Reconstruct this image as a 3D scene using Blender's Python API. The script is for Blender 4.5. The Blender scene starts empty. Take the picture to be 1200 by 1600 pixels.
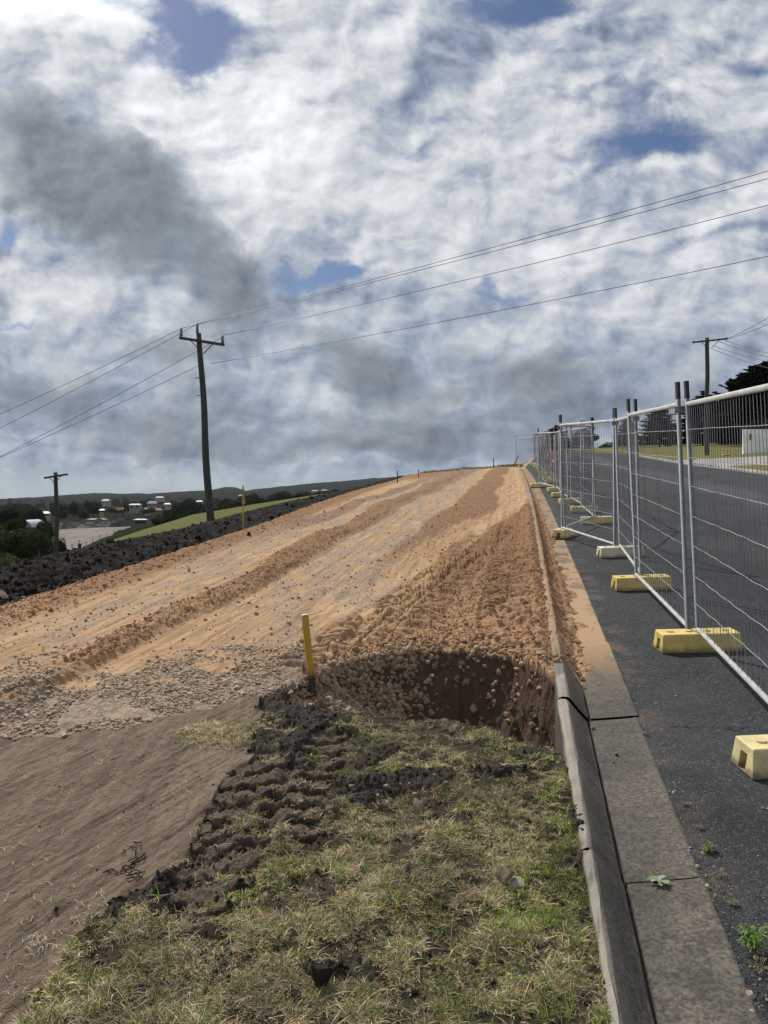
import bpy, bmesh, math, random
import numpy as np
from mathutils import Vector, Matrix
R = math.radians
random.seed(7)
rng = np.random.default_rng(7)
scene = bpy.context.scene
COL = scene.collection

# ------------------------------------------------------------------ camera, exposure
EYE = 1.7
cam_d = bpy.data.cameras.new("camera")
cam = bpy.data.objects.new("camera", cam_d); COL.objects.link(cam)
cam_d.sensor_fit = 'VERTICAL'; cam_d.sensor_height = 24.0; cam_d.sensor_width = 18.0; cam_d.lens = 18.0
cam_d.clip_start = 0.05; cam_d.clip_end = 20000
cam.location = (0, 0, EYE); cam.rotation_euler = (R(90 - 1.19), 0, 0)
scene.camera = cam
scene.render.resolution_x = 768; scene.render.resolution_y = 1024
vs = scene.view_settings
scene.display_settings.display_device = 'sRGB'
vs.view_transform = 'Standard'; vs.look = 'None'; vs.gamma = 1.0; vs.exposure = 0.0; vs.use_curve_mapping = False
scene.render.engine = 'CYCLES'
scene.cycles.max_bounces = 5; scene.cycles.diffuse_bounces = 2; scene.cycles.glossy_bounces = 2
scene.cycles.transmission_bounces = 2; scene.cycles.volume_bounces = 0
scene.cycles.use_denoising = True
scene.cycles.denoiser = 'OPENIMAGEDENOISE'; scene.cycles.denoising_input_passes = 'RGB_ALBEDO_NORMAL'; scene.cycles.denoising_prefilter = 'ACCURATE'

# ------------------------------------------------------------------ sun
SUN_AZ, SUN_EL = -34.0, 46.0          # azimuth from +Y (negative = left), elevation
sd = bpy.data.lights.new("sun", 'SUN'); sd.energy = 5.0; sd.angle = R(0.6); sd.color = (1.0, 0.955, 0.88)
sun = bpy.data.objects.new("sun", sd); COL.objects.link(sun)
sv = Vector((math.sin(R(SUN_AZ)) * math.cos(R(SUN_EL)), math.cos(R(SUN_AZ)) * math.cos(R(SUN_EL)), math.sin(R(SUN_EL))))
sun.rotation_euler = sv.to_track_quat('Z', 'Y').to_euler(); sun.location = (0, 0, 60)

# ------------------------------------------------------------------ node helpers
class NT:
    def __init__(s, tree): s.t = tree; s.n = tree.nodes; s.l = tree.links
    def node(s, typ, **kw):
        nd = s.n.new(typ)
        for k, v in kw.items(): setattr(nd, k, v)
        return nd
    def set(s, sock, v):
        if isinstance(v, bpy.types.NodeSocket): s.l.new(v, sock)
        elif v is not None:
            if hasattr(sock.default_value, '__len__') and not hasattr(v, '__len__'): v = [v] * len(sock.default_value)
            if hasattr(v, '__len__') and len(sock.default_value) == 4 and len(v) == 3: v = tuple(v) + (1,)
            sock.default_value = v
    def m(s, op, a, b=None, c=None, clamp=False):
        nd = s.node('ShaderNodeMath', operation=op, use_clamp=clamp)
        for i, v in enumerate((a, b, c)):
            if v is not None: s.set(nd.inputs[i], v)
        return nd.outputs[0]
    def v(s, op, a, b=None, sc=None):
        nd = s.node('ShaderNodeVectorMath', operation=op)
        s.set(nd.inputs[0], a)
        if b is not None: s.set(nd.inputs[1], b)
        if sc is not None: s.set(nd.inputs['Scale'], sc)
        return nd.outputs['Value'] if op in ('LENGTH', 'DOT_PRODUCT') else nd.outputs[0]
    def noise(s, vec, scale, detail=4, rough=.55, dist=0.0, col=False, lac=2.0):
        nd = s.node('ShaderNodeTexNoise'); nd.noise_dimensions = '3D'
        if vec is not None: s.set(nd.inputs['Vector'], vec)
        nd.inputs['Scale'].default_value = scale; nd.inputs['Detail'].default_value = detail
        nd.inputs['Roughness'].default_value = rough; nd.inputs['Distortion'].default_value = dist
        nd.inputs['Lacunarity'].default_value = lac
        return nd.outputs['Color' if col else 'Fac']
    def voro(s, vec, scale, feature='F1', out='Distance', rnd=1.0):
        nd = s.node('ShaderNodeTexVoronoi', feature=feature)
        if vec is not None: s.set(nd.inputs['Vector'], vec)
        nd.inputs['Scale'].default_value = scale; nd.inputs['Randomness'].default_value = rnd
        return nd.outputs[out]
    def ramp(s, x, a, b, lo=0., hi=1., smooth=True):
        nd = s.node('ShaderNodeMapRange', interpolation_type='SMOOTHSTEP' if smooth else 'LINEAR')
        s.set(nd.inputs[0], x)
        for i, v in zip((1, 2, 3, 4), (a, b, lo, hi)): s.set(nd.inputs[i], v)
        return nd.outputs[0]
    def mix(s, f, a, b, blend='MIX'):
        nd = s.node('ShaderNodeMix', data_type='RGBA', blend_type=blend)
        s.set(nd.inputs[0], f); s.set(nd.inputs[6], a); s.set(nd.inputs[7], b)
        return nd.outputs[2]
    def attr(s, name):
        nd = s.node('ShaderNodeAttribute'); nd.attribute_name = name
        return nd
    def bump(s, h, strength=.5, dist=.01, normal=None):
        nd = s.node('ShaderNodeBump'); nd.inputs['Strength'].default_value = strength
        nd.inputs['Distance'].default_value = dist; s.set(nd.inputs['Height'], h)
        if normal is not None: s.set(nd.inputs['Normal'], normal)
        return nd.outputs[0]

def new_mat(name):
    m = bpy.data.materials.new(name); m.use_nodes = True
    t = NT(m.node_tree); b = [x for x in t.n if x.type == 'BSDF_PRINCIPLED'][0]
    return m, t, b
def pos(t): return t.node('ShaderNodeNewGeometry').outputs['Position']
def objco(t): return t.node('ShaderNodeTexCoord').outputs['Object']

# ------------------------------------------------------------------ sky (clouds in direction space)
w = bpy.data.worlds.new("World"); scene.world = w; w.use_nodes = True
t = NT(w.node_tree); t.n.clear()
wout = t.node('ShaderNodeOutputWorld'); bg = t.node('ShaderNodeBackground')
t.l.new(bg.outputs[0], wout.inputs[0])
sky = t.node('ShaderNodeTexSky', sky_type='NISHITA'); sky.sun_disc = False
sky.sun_elevation = R(SUN_EL); sky.sun_rotation = R(SUN_AZ); sky.air_density = 1.0; sky.dust_density = 0.6; sky.ozone_density = 2.0
D = t.node('ShaderNodeTexCoord').outputs['Generated']
sx = t.node('ShaderNodeSeparateXYZ'); t.l.new(D, sx.inputs[0])
dx, dy, dz = sx.outputs
up = t.m('MAXIMUM', dz, 0.0)
den = t.m('ADD', up, 0.22)
Q = t.node('ShaderNodeCombineXYZ'); t.l.new(t.m('DIVIDE', dx, den), Q.inputs[0]); t.l.new(t.m('DIVIDE', dy, den), Q.inputs[1]); Q = Q.outputs[0]
ady = t.m('MAXIMUM', t.m('ABSOLUTE', dy), 0.25)
T = t.node('ShaderNodeCombineXYZ'); t.l.new(t.m('DIVIDE', dx, ady), T.inputs[0]); t.l.new(t.m('DIVIDE', dz, ady), T.inputs[1]); t.l.new(t.m('SIGN', dy), T.inputs[2])
T0 = T.outputs[0]
wa = t.v('SCALE', t.v('SUBTRACT', t.noise(T0, 5.0, 3, .5, col=True), (.5, .5, .5)), sc=.16)
wb = t.v('SCALE', t.v('SUBTRACT', t.noise(T0, 18.0, 5, .6, col=True), (.5, .5, .5)), sc=.07)
TW = t.v('ADD', t.v('ADD', T0, wa), wb)
TW = t.v('MULTIPLY', TW, (1, 1, 0))
def blobs(lst, inner=.15):
    acc = None
    for cx, cy, rx, ry, rot, wt in lst:
        mp = t.node('ShaderNodeMapping', vector_type='TEXTURE')
        t.l.new(TW, mp.inputs[0])
        mp.inputs['Location'].default_value = ((cx - 600) / 1200, (775 - cy) / 1200, 0)
        mp.inputs['Rotation'].default_value = (0, 0, R(rot)); mp.inputs['Scale'].default_value = (rx / 1200, ry / 1200, 1)
        f = t.ramp(t.v('LENGTH', mp.outputs[0]), inner, 1.0, wt, 0.0)
        acc = f if acc is None else t.m('ADD', acc, f)
    return acc
dark = blobs([(30, 210, 200, 110, -15, .75), (130, 300, 230, 145, -20, .65), (265, 365, 300, 150, -36, .85), (385, 430, 150, 100, -25, .55), (20, 330, 140, 60, 0, .3),
              (590, 575, 170, 70, -10, .60), (840, 585, 190, 60, -5, .50), (640, 660, 330, 45, 0, .35), (520, 510, 110, 50, -20, .45), (380, 640, 130, 40, 0, .35),
              (250, 540, 130, 35, 10, .30), (50, 610, 150, 50, 5, .40), (180, 660, 210, 40, 0, .40), (930, 640, 240, 35, 0, .45), (720, 520, 80, 40, 0, .35),
              (330, 700, 420, 30, 0, .45), (760, 700, 420, 38, 0, .45), (480, 60, 110, 50, 40, .22), (700, 110, 140, 60, 30, .25), (550, 140, 110, 40, -30, .2),
              (1150, 60, 120, 60, 10, .2), (980, 60, 90, 40, 0, .15), (150, 60, 90, 40, 0, .15), (100, 450, 120, 40, 0, .2)], .0)
holes = blobs([(320, 55, 140, 105, -25, 1.0), (250, 105, 110, 40, 0, .6), (830, 15, 190, 62, 8, 1.0), (1040, 245, 240, 75, 6, 1.0), (900, 290, 160, 40, 0, .5),
               (530, 415, 125, 32, 6, .9), (5, 385, 60, 36, 0, 1.0), (785, 458, 90, 26, 0, .75), (50, 492, 150, 16, 0, .7), (1190, 100, 90, 60, 0, .7),
               (1010, 170, 190, 60, 15, .6), (200, 20, 80, 50, 0, .4), (640, 330, 130, 18, 10, .45), (950, 520, 90, 22, 0, .55), (1150, 380, 120, 30, 5, .45),
               (1060, 400, 130, 24, 10, .45), (80, 540, 110, 14, 0, .5), (700, 190, 100, 35, 30, .4), (420, 300, 90, 16, -20, .35), (880, 180, 120, 30, 20, .35), (620, 250, 90, 18, 20, .3)], .0)
glow = blobs([(215, -30, 320, 160, 0, .85), (60, 60, 170, 110, 0, .25), (340, 190, 300, 110, -25, .30), (420, 330, 110, 60, -40, .18), (520, 260, 300, 200, 0, .10),
              (480, 610, 60, 45, 0, .25), (720, 400, 250, 90, 0, .12), (60, 440, 120, 50, 0, .22), (120, 560, 100, 30, 0, .15), (600, 665, 60, 12, 0, .2), (700, 600, 60, 22, 0, .25), (800, 510, 130, 30, 0, .2)], .0)
LS = (-.012, .016, 0)                                   # towards the sun, for the lit rims
qn = t.v('ADD', Q, t.v('SCALE', t.v('SUBTRACT', t.noise(Q, 1.1, 4, .55, col=True), (.5, .5, .5)), sc=.5))
nA = t.noise(qn, 1.5, 12, .62)
nB = t.noise(t.v('MULTIPLY', qn, (1.0, 1.35, 1.0)), 6.0, 10, .60, .35)
TP = t.v('ADD', T0, t.v('SCALE', wa, sc=.55))
nC = t.noise(TP, 6.0, 12, .54)
nC2 = t.noise(t.v('ADD', TP, LS), 6.0, 5, .54)
rel_ = t.m('SUBTRACT', nC, nC2)
nD = t.noise(t.v('MULTIPLY', T0, (1.0, 1.5, 1)), 24.0, 8, .62, .4)
T16 = t.v('MULTIPLY', TP, (1.0, 1.7, 1))
nE = t.noise(T16, 15.0, 8, .56, .2)
nE2 = t.noise(t.v('ADD', T16, LS), 15.0, 4, .56, .2)
relE = t.m('SUBTRACT', nE, nE2)
tz_ = t.m('DIVIDE', dz, ady)
cov = t.m('ADD', t.ramp(nA, .24, .50), t.m('MULTIPLY', t.m('SUBTRACT', nB, .5), 1.0))
cov = t.m('ADD', cov, t.m('MULTIPLY', t.m('SUBTRACT', nC, .5), 1.2)); cov = t.m('ADD', cov, t.m('MULTIPLY', t.m('SUBTRACT', nE, .5), .8))
cov = t.m('SUBTRACT', cov, t.m('MULTIPLY', holes, 1.5))
cov = t.ramp(cov, -.45, .62)
lowc = t.ramp(dz, .02, .14, 1.0, 0.0)
cov = t.m('MAXIMUM', cov, t.m('MULTIPLY', lowc, .9))
lum = t.m('ADD', .595, t.m('MULTIPLY', t.m('SUBTRACT', nC, .5), .55))
lum = t.m('ADD', lum, t.m('MULTIPLY', t.m('SUBTRACT', nB, .5), .22))
lum = t.m('ADD', lum, t.m('MULTIPLY', t.m('SUBTRACT', nD, .5), .13))
lum = t.m('ADD', lum, t.m('MULTIPLY', rel_, 1.5)); lum = t.m('ADD', lum, t.m('MULTIPLY', relE, .60))
lum = t.m('ADD', lum, glow)
lum = t.m('MULTIPLY', lum, t.ramp(tz_, .05, .40, .80, 1.0))
lum = t.m('MINIMUM', t.m('MAXIMUM', lum, .24), 1.05)
sheet = t.mix(t.ramp(lum, .3, .75), (.68, .84, 1.12), (.96, .99, 1.03))
sheet = t.v('SCALE', sheet, sc=lum)
bandd = t.m('MULTIPLY', t.m('MULTIPLY', t.ramp(tz_, .015, .07), t.ramp(tz_, .12, .30, 1, 0)), .34)
dark = t.m('ADD', dark, bandd)
dm = t.m('ADD', dark, t.m('MULTIPLY', t.m('SUBTRACT', nC, .5), 1.5)); dm = t.m('ADD', dm, t.m('MULTIPLY', t.m('SUBTRACT', nE, .5), .30))
dm = t.m('MULTIPLY', t.ramp(dm, -.02, .95), t.ramp(dark, .0, .35))
dl = t.m('ADD', .27, t.m('MULTIPLY', t.m('SUBTRACT', nC, .5), -.30))
dl = t.m('ADD', dl, t.m('MULTIPLY', rel_, .7)); dl = t.m('ADD', dl, t.m('MULTIPLY', relE, .16))
dl = t.m('MAXIMUM', dl, .13)
dcol = t.v('SCALE', (.80, .93, 1.10), sc=dl)
blue = t.v('MULTIPLY', t.v('SCALE', sky.outputs[0], sc=.066), (.82, .86, .98))
c = t.mix(cov, blue, sheet)
# bright rim where a dark mass thins out
rim = t.m('MULTIPLY', t.ramp(dm, .02, .22), t.ramp(dm, .22, .5, 1, 0))
c = t.v('SCALE', c, sc=t.m('ADD', 1.0, t.m('MULTIPLY', rim, .12)))
c = t.mix(t.m('MULTIPLY', dm, .92), c, dcol)
# clear pale strip above the horizon
hz = t.ramp(dz, .0, .055, 1.0, 0.0)
hz = t.m('MULTIPLY', hz, t.ramp(dx, -.5, .35, .9, .25))
c = t.mix(hz, c, (.40, .46, .49))
t.l.new(c, bg.inputs[0]); bg.inputs[1].default_value = 1.0

# ------------------------------------------------------------------ numpy noise
_tabs = {}
def _tab(seed):
    if seed not in _tabs:
        r = np.random.default_rng(1000 + seed); a = r.uniform(0, 2 * np.pi, (256, 256))
        _tabs[seed] = (np.cos(a), np.sin(a))
    return _tabs[seed]
def perlin(x, y, seed=0):
    gx, gy = _tab(seed)
    xi = np.floor(x).astype(np.int64); yi = np.floor(y).astype(np.int64)
    xf = x - xi; yf = y - yi
    u_ = xf * xf * xf * (xf * (xf * 6 - 15) + 10); v_ = yf * yf * yf * (yf * (yf * 6 - 15) + 10)
    x0 = xi & 255; x1 = (xi + 1) & 255; y0 = yi & 255; y1 = (yi + 1) & 255
    n00 = gx[x0, y0] * xf + gy[x0, y0] * yf; n10 = gx[x1, y0] * (xf - 1) + gy[x1, y0] * yf
    n01 = gx[x0, y1] * xf + gy[x0, y1] * (yf - 1); n11 = gx[x1, y1] * (xf - 1) + gy[x1, y1] * (yf - 1)
    a = n00 + u_ * (n10 - n00); b = n01 + u_ * (n11 - n01)
    return (a + v_ * (b - a)) * 1.4
def fbm(x, y, octv=4, seed=0, rough=.5):
    s = 0; a = 1; tot = 0
    for i in range(octv):
        s = s + a * perlin(x * 2 ** i + 17.3 * i, y * 2 ** i - 9.1 * i, seed + i); tot += a; a *= rough
    return s / tot
def billow(x, y, octv=3, seed=0, rough=.5):
    s = 0; a = 1; tot = 0
    for i in range(octv):
        s = s + a * (1 - 2 * np.abs(perlin(x * 2 ** i + 7.3 * i, y * 2 ** i + 3.7 * i, seed + i))); tot += a; a *= rough
    return s / tot
def sst(x, a, b):
    q = np.clip((x - a) / (b - a), 0, 1); return q * q * (3 - 2 * q)
def cells(x, y, seed=0):
    """rounded pebble field: returns F1 distance and a random id"""
    r = np.random.default_rng(500 + seed); ox = r.random((64, 64)); oy = r.random((64, 64)); idr = r.random((64, 64))
    xi = np.floor(x).astype(np.int64); yi = np.floor(y).astype(np.int64)
    best = np.full(x.shape, 9.0); bid = np.zeros(x.shape)
    for i in (-1, 0, 1):
        for j in (-1, 0, 1):
            cx = xi + i; cy = yi + j
            px_ = cx + ox[cx & 63, cy & 63]; py_ = cy + oy[cx & 63, cy & 63]
            d = np.hypot(x - px_, y - py_); k = d < best
            best = np.where(k, d, best); bid = np.where(k, idr[cx & 63, cy & 63], bid)
    return best, bid

# ------------------------------------------------------------------ terrain
G = .0715                                   # grade of the hill
def xk(y):                                  # outer edge of the gutter
    y = np.asarray(y, float)
    a = .69 + .1877 * y - .00035 * y * y
    return np.where(y < 50, a, 9.2 + (y - 50) * .22)
def plane_px(x, y):
    yy = np.maximum(y, .3)
    return 600 + 1200 * x / yy, 775 + 1200 * (EYE - G * yy) / yy
def on_plane(px, py, h=0.0):
    y = (EYE - h) / ((py - 775) / 1200 + G); return (px - 600) / 1200 * y, y
_f = [on_plane(*p, h=.06) for p in [(380, 1078), (440, 1098), (500, 1112), (560, 1114), (640, 1128), (740, 1146), (850, 1172), (880, 1186), (960, 1200)]]
_t = [on_plane(*p, h=.10) for p in [(400, 1072), (450, 1066), (500, 1046), (560, 1032), (640, 1016), (720, 1008), (800, 1022), (862, 1052), (920, 1075)]]
FX, FY = map(np.array, zip(*_f)); TX, TY = map(np.array, zip(*_t))
VLy = np.array([1060, 1080, 1110, 1180, 1230, 1280, 1350, 1400, 1440, 1500, 1600, 1800, 2600.])
VLx = np.array([470, 452, 412, 398, 372, 335, 312, 250, 165, 115, 50, -60, -400.])
GBx = np.array([-600, -300, 0, 100, 200, 300, 380, 450, 500.]); GBy = np.array([1175, 1160, 1150, 1156, 1142, 1112, 1092, 1082, 1060.])
ridge_p = np.array([-900, -300, 0, 60, 110, 160, 230, 290, 330, 352, 365, 385, 430, 470, 510, 560, 640, 800, 1400.])
ridge_v = np.array([795, 788, 781, 777, 773, 771, 772, 768, 766, 762, 762, 767, 762, 757, 754, 750, 744, 742, 742.])
FP = np.array([-900, -100, 0, 100, 200, 300, 400, 500, 600, 700.])
FK = np.array([8, 15, 25, 60, 110, 160, 250, 400, 700, 1200, 1700.])
FV = np.array([
    [930, 930, 925, 905, 890, 880, 850, 815, 800, 790, 788],
    [930, 920, 912, 900, 888, 878, 835, 812, 797, 786, 783],
    [930, 912, 905, 892, 880, 866, 826, 808, 796, 785, 781],
    [930, 890, 884, 874, 862, 850, 824, 806, 795, 785, 780],
    [930, 870, 862, 848, 836, 830, 822, 805, 794, 784, 778],
    [930, 850, 834, 815, 804, 812, 812, 802, 792, 782, 775],
    [930, 830, 812, 796, 787, 800, 804, 798, 789, 780, 772],
    [930, 810, 795, 781, 772, 790, 796, 792, 785, 777, 768],
    [930, 800, 785, 775, 768, 785, 792, 790, 782, 775, 766],
    [930, 800, 785, 775, 768, 785, 792, 790, 782, 775, 766]], float)
def far_z(x, y):
    p = 600 + 1200 * x / np.maximum(y, 1)
    ly = np.log(np.clip(y, 8, 1e9))
    cols = np.stack([np.interp(ly, np.log(FK), FV[i]) for i in range(len(FP))])
    i = np.clip(np.searchsorted(FP, p) - 1, 0, len(FP) - 2); f = np.clip((p - FP[i]) / (FP[i + 1] - FP[i]), 0, 1)
    idx = np.arange(p.size)
    py = cols[i, idx] * (1 - f) + cols[i + 1, idx] * f
    rg = np.interp(p, ridge_p, ridge_v)
    k = sst(y, 1500, 2300); py = py * (1 - k) + rg * k
    z = EYE - (py - 775) / 1200 * np.minimum(y, 2400)
    z = z - np.maximum(y - 2400, 0) * .05
    z += fbm(x / 90, y / 90, 3, 40) * 6 * sst(y, 900, 1800) + fbm(x / 25, y / 25, 3, 44) * .8 * sst(y, 60, 250)
    return z
def ul_(y): return 5.8 + .05 * np.maximum(0, y - 15)

def tread(x, y, path, halfw, period, amp, chev=.35, depth=.02, gap=.0, seed=3, shift=.5, nz=.9):
    """height added by a lugged tyre print along path"""
    out = np.zeros(x.shape); msk = np.zeros(x.shape)
    pts = np.array(path); s0 = 0
    bb = (x > pts[:, 0].min() - halfw * 2) & (x < pts[:, 0].max() + halfw * 2) & (y > pts[:, 1].min() - .3) & (y < pts[:, 1].max() + .3)
    ix = np.nonzero(bb)[0]
    if not len(ix): return out, msk
    X = x[ix]; Y = y[ix]; bd = np.full(X.shape, 9.0); bs = np.zeros(X.shape); bt = np.zeros(X.shape)
    for a, b in zip(pts[:-1], pts[1:]):
        d = b - a; L = np.hypot(*d); d = d / L; q = (X - a[0]) * d[0] + (Y - a[1]) * d[1]; qc = np.clip(q, 0, L)
        tt = (X - a[0]) * d[1] - (Y - a[1]) * d[0]; dd = np.hypot(X - a[0] - d[0] * qc, Y - a[1] - d[1] * qc)
        k = dd < bd; bd = np.where(k, dd, bd); bs = np.where(k, s0 + qc, bs); bt = np.where(k, tt, bt); s0 += L
    nn = fbm(X * 9, Y * 9, 2, seed) * nz
    ph = (bs + (chev * np.abs(bt) if shift else chev * bt) + np.where(bt > 0, period * shift, 0)) / period * 2 * np.pi + nn
    bar = np.clip(np.sin(ph) * (1.6 if shift else 3.2), -1, 1)
    edge = sst(bd, halfw * 1.12, halfw * .85) * (1 - .8 * sst(np.abs(bt), gap, 0)) if gap > 0 else sst(bd, halfw * 1.12, halfw * .85)
    brk = sst(fbm(X * 4.1, Y * 3.3, 3, seed + 5), -.30, .10)
    out[ix] = edge * (bar * amp * brk - depth) + sst(bd, halfw * .95, halfw * 1.2) * sst(bd, halfw * 1.7, halfw * 1.25) * depth * .8
    msk[ix] = edge * (.5 + .5 * bar)
    return out, msk
P = lambda *pp: [on_plane(a, b) for a, b in pp]
TR_A = P((470, 1062), (540, 1000), (625, 945), (700, 895), (760, 868))
TR_B = P((640, 990), (700, 925), (752, 870), (790, 830))
TR_C = P((790, 985), (797, 915), (800, 860), (806, 800))
TR_D = P((335, 1425), (358, 1340), (385, 1265), (405, 1215))
TR_E = P((445, 1335), (468, 1265), (505, 1200), (520, 1175))
TR_G = P((560, 1015), (635, 948), (700, 888), (745, 845))
TR_F = P((-60, 960), (60, 930), (150, 895), (230, 872))

# zone ids
ASPH, KERB, VERGE, TRACK, RAMP, BANK, PADD, YARD, TOWN, HILL, RGRASS, DRIVE = range(12)

def terrain(x, y, detail=True):
    x = np.asarray(x, float).ravel(); y = np.asarray(y, float).ravel()
    u = (x - xk(y)) * .983
    n = x.size
    px, py = plane_px(x, y)
    # -- right side of the road, the hill goes on up
    zr = G * np.minimum(y, 150) + .02 * np.clip(y - 150, 0, 50)
    zr = zr + .034 * np.clip(u, 0, 9.3)
    vb = np.clip(u - 9.4, 0, None)
    zr = zr + np.where(u > 9.4, .12, 0) + .05 * np.minimum(vb, 30) 
    # -- left side with its crest
    yc = np.clip(y - 46, 0, 40)
    zl = G * np.minimum(y, 46) + G * yc - .0033 * yc ** 2
    zl = np.where(y > 86, zl - .19 * (y - 86), zl)
    droop = .50 * sst(y, 18, 46) * np.clip((-u - 1.5) / 6, 0, 1.3)
    zl = zl - droop
    k = sst(u, -2.2, -.2)
    k = np.where(y < 44, sst(u, -.45, -.35), k)
    ub = -u; w_ = ub - ul_(y)
    # -- surfaces left of the kerb
    lump = billow(x * 7, y * 7, 3, 11); lump2 = billow(x * 19, y * 19, 2, 14); big = fbm(x * .9, y * .9, 3, 2)
    wig = fbm(x * .5, y * .18, 2, 6) * .42 + fbm(x * 3, y * 3, 2, 8) * .05
    uu = u + wig
    def strip(c, hw, soft=.12): return sst(np.abs(uu - c), hw + soft, hw - soft * .3)
    frontmix = sst(y, np.interp(x, TX, TY, left=4.9, right=5.3) + 1.4, np.interp(x, TX, TY, left=4.9, right=5.3))
    trackline = -2.45 + 1.75 * sst(y, 6, 26)
    rgt = sst(uu, trackline + .38, trackline + .62) * sst(y, 45, 20)
    rough = np.zeros(n)
    rough = np.maximum(rough, strip(-3.92, .13 + .018 * np.clip(y - 6, 0, 40)) * .95)
    rough = np.maximum(rough, sst(np.abs(uu - (-2.1 + .012 * (y - 12)) + .0), .62, .42) * sst(y, 8.5, 12) * (1 - .7 * sst(np.abs(uu - trackline), .42, .2)))
    rough = np.maximum(rough, rgt)
    rough = np.maximum(rough, sst(w_, -.75, -.45 + 0 * y))
    rough = np.maximum(rough, strip(-5.0, .2) * sst(y, 10, 16))
    rough = np.maximum(rough, sst(y, 34, 44) * sst(-uu, 3.2, 4.2))
    front = frontmix * sst(px, 380, 470)
    rough = np.maximum(rough, front)
    rough = np.clip(rough * (1 + .35 * big), 0, 1)
    ramp_h = (.055 + .02 * big * .6)
    fade = 1.0
    ruts = fbm(uu * 9, y * .35, 4, 21) * .018 + fbm(uu * 28, y * .8, 2, 24) * .006
    comp = ruts + fbm(x * 14, y * 14, 3, 26) * .006
    rgh = .022 * lump + .012 * lump2 + .010 + .03 * fbm(x * 2.2, y * 2.2, 2, 31)
    rz = ramp_h + comp * (1 - rough) + rough * rgh
    rz += .032 * strip(-3.92, .14, .14) * (1 + .8 * lump)                 # windrow of lumps
    rz += -.02 * sst(np.abs(uu - trackline), .34, .2)
    tmask = np.zeros(n)
    for pth, hw, per, amp in ((TR_A, .23, .145, .042), (TR_B, .22, .15, .042), (TR_C, .24, .16, .042), (TR_G, .20, .15, .040), (TR_F, .22, .13, .026)):
        a, m_ = tread(x, y, pth, hw, per, amp, .35, .012, seed=51 + int(per * 100)); rz += a - .022 * lump * rough * sst(m_, .02, .2) * .8; tmask = np.maximum(tmask, m_)
    # kerb shoulder: ridge of orange dirt at kerb top
    kr = sst(np.abs(u + .60), .22, .02) * sst(y, 5.0, 6.0)
    rz += kr * (.035 + .03 * lump)
    # grey stony band and pebbly texture
    # -- ground of each zone
    FYx = np.interp(x, FX, FY, left=9, right=4.0); TYx = np.interp(x, TX, TY, left=4.9, right=5.2)
    jit = fbm(x * 6, y * 6, 3, 61) * .07 + fbm(x * 2.2, y * 2.2, 2, 62) * .12
    vx = np.interp(py, VLy, VLx) + 26 * fbm(x * 5, y * 5, 3, 63)
    gy_ = np.interp(px, GBx, GBy) + 14 * fbm(x * 4, y * 4, 3, 65)
    left_of_hole = px < 480
    is_ramp = np.where(px < 470, py < gy_, y > TYx + jit - .02)
    is_hole = (x > FX[1]) & (y > FYx + jit * .7) & (y <= TYx + jit - .02) & (u < -.44) & ~((px < 470) & (py < gy_))
    is_verge = ~is_ramp & ~is_hole & (px > vx)
    # verge level rises to the kerb top
    vz = .035 + .05 * sst(u, -2.2, -.6) + .03 * fbm(x * 1.6, y * 1.6, 3, 71) + .022 * fbm(x * 7, y * 7, 3, 72) + .012 * lump + .006 * lump2
    tz = .0 + .03 * fbm(x * .9, y * .5, 3, 73) + .020 * fbm((.89 * x - .45 * y) * 9, (.45 * x + .89 * y) * .7, 4, 75) + .008 * fbm((.89 * x - .45 * y) * 30, (.45 * x + .89 * y) * 2, 3, 74) + .006 * fbm(x * 22, y * 16, 3, 76) + .010 * sst(fbm(x * 4, y * 3, 3, 79), .25, .5)
    a1, m1 = tread(x, y, TR_D, .17, .15, .017, -.45, .022, seed=81, shift=0, nz=2.4)
    a2, m2 = tread(x, y, TR_E, .13, .15, .016, -.15, .020, seed=84, shift=0, nz=2.4)
    prints = np.maximum(sst(m1, .35, .7), sst(m2, .35, .7)) * (py > 1150)
    pra = np.maximum(sst(m1, .02, .1), sst(m2, .02, .1)) * (py > 1150)
    sm = np.zeros(n)
    sm = np.maximum(sm, sst(np.abs(px - vx - 12), 30, 6) * sst(py, 1085, 1100) * (1 - .75 * sst(py, 1440, 1500)) * sst(fbm(x * 2, y * 2, 2, 93), -.5, -.1))
    sm = np.maximum(sm, pra * .75)
    def ell(cx, cy, rx, ry, rot=0):
        c_, s_ = math.cos(R(rot)), math.sin(R(rot)); a = px - cx; b = py - cy
        return sst(np.hypot((a * c_ + b * s_) / rx, (-a * s_ + b * c_) / ry) + .35 * fbm(x * 7, y * 7, 3, 91), 1.15, .75)
    for e in ((455, 1135, 70, 24, -10), (595, 1205, 45, 11, -20), (640, 1252, 95, 17, -3), (555, 1265, 42, 18, 20), (480, 1165, 50, 18, -30), (450, 1215, 30, 30, -30), (350, 1350, 25, 40, 30), (430, 1290, 20, 20, 0),
              (240, 1425, 80, 13, -14), (500, 1568, 36, 20, 0), (780, 1240, 60, 6, -8), (905, 1320, 14, 36, -15)):
        sm = np.maximum(sm, ell(*e))
    lumpy = billow(x * 13, y * 13, 3, 95)
    sm = np.clip(sm, 0, 1)
    vz = vz + sm * (.022 * lumpy * (1 - .35 * pra) + .010 * billow(x * 34, y * 34, 2, 96) + .004) + (a1 + a2) * (py > 1150)
    tz = tz + sm * (.02 * lumpy + .008) * sst(px, vx - 45, vx - 5) + (a1 + a2) * sst(px, vx - 60, vx - 5) * (py > 1150)
    # hole
    Dp = .10 + .36 * sst(x, -.55, .45)
    tf = np.clip((TYx + jit - y) / (.05 + Dp * .66), 0, 1)
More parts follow.
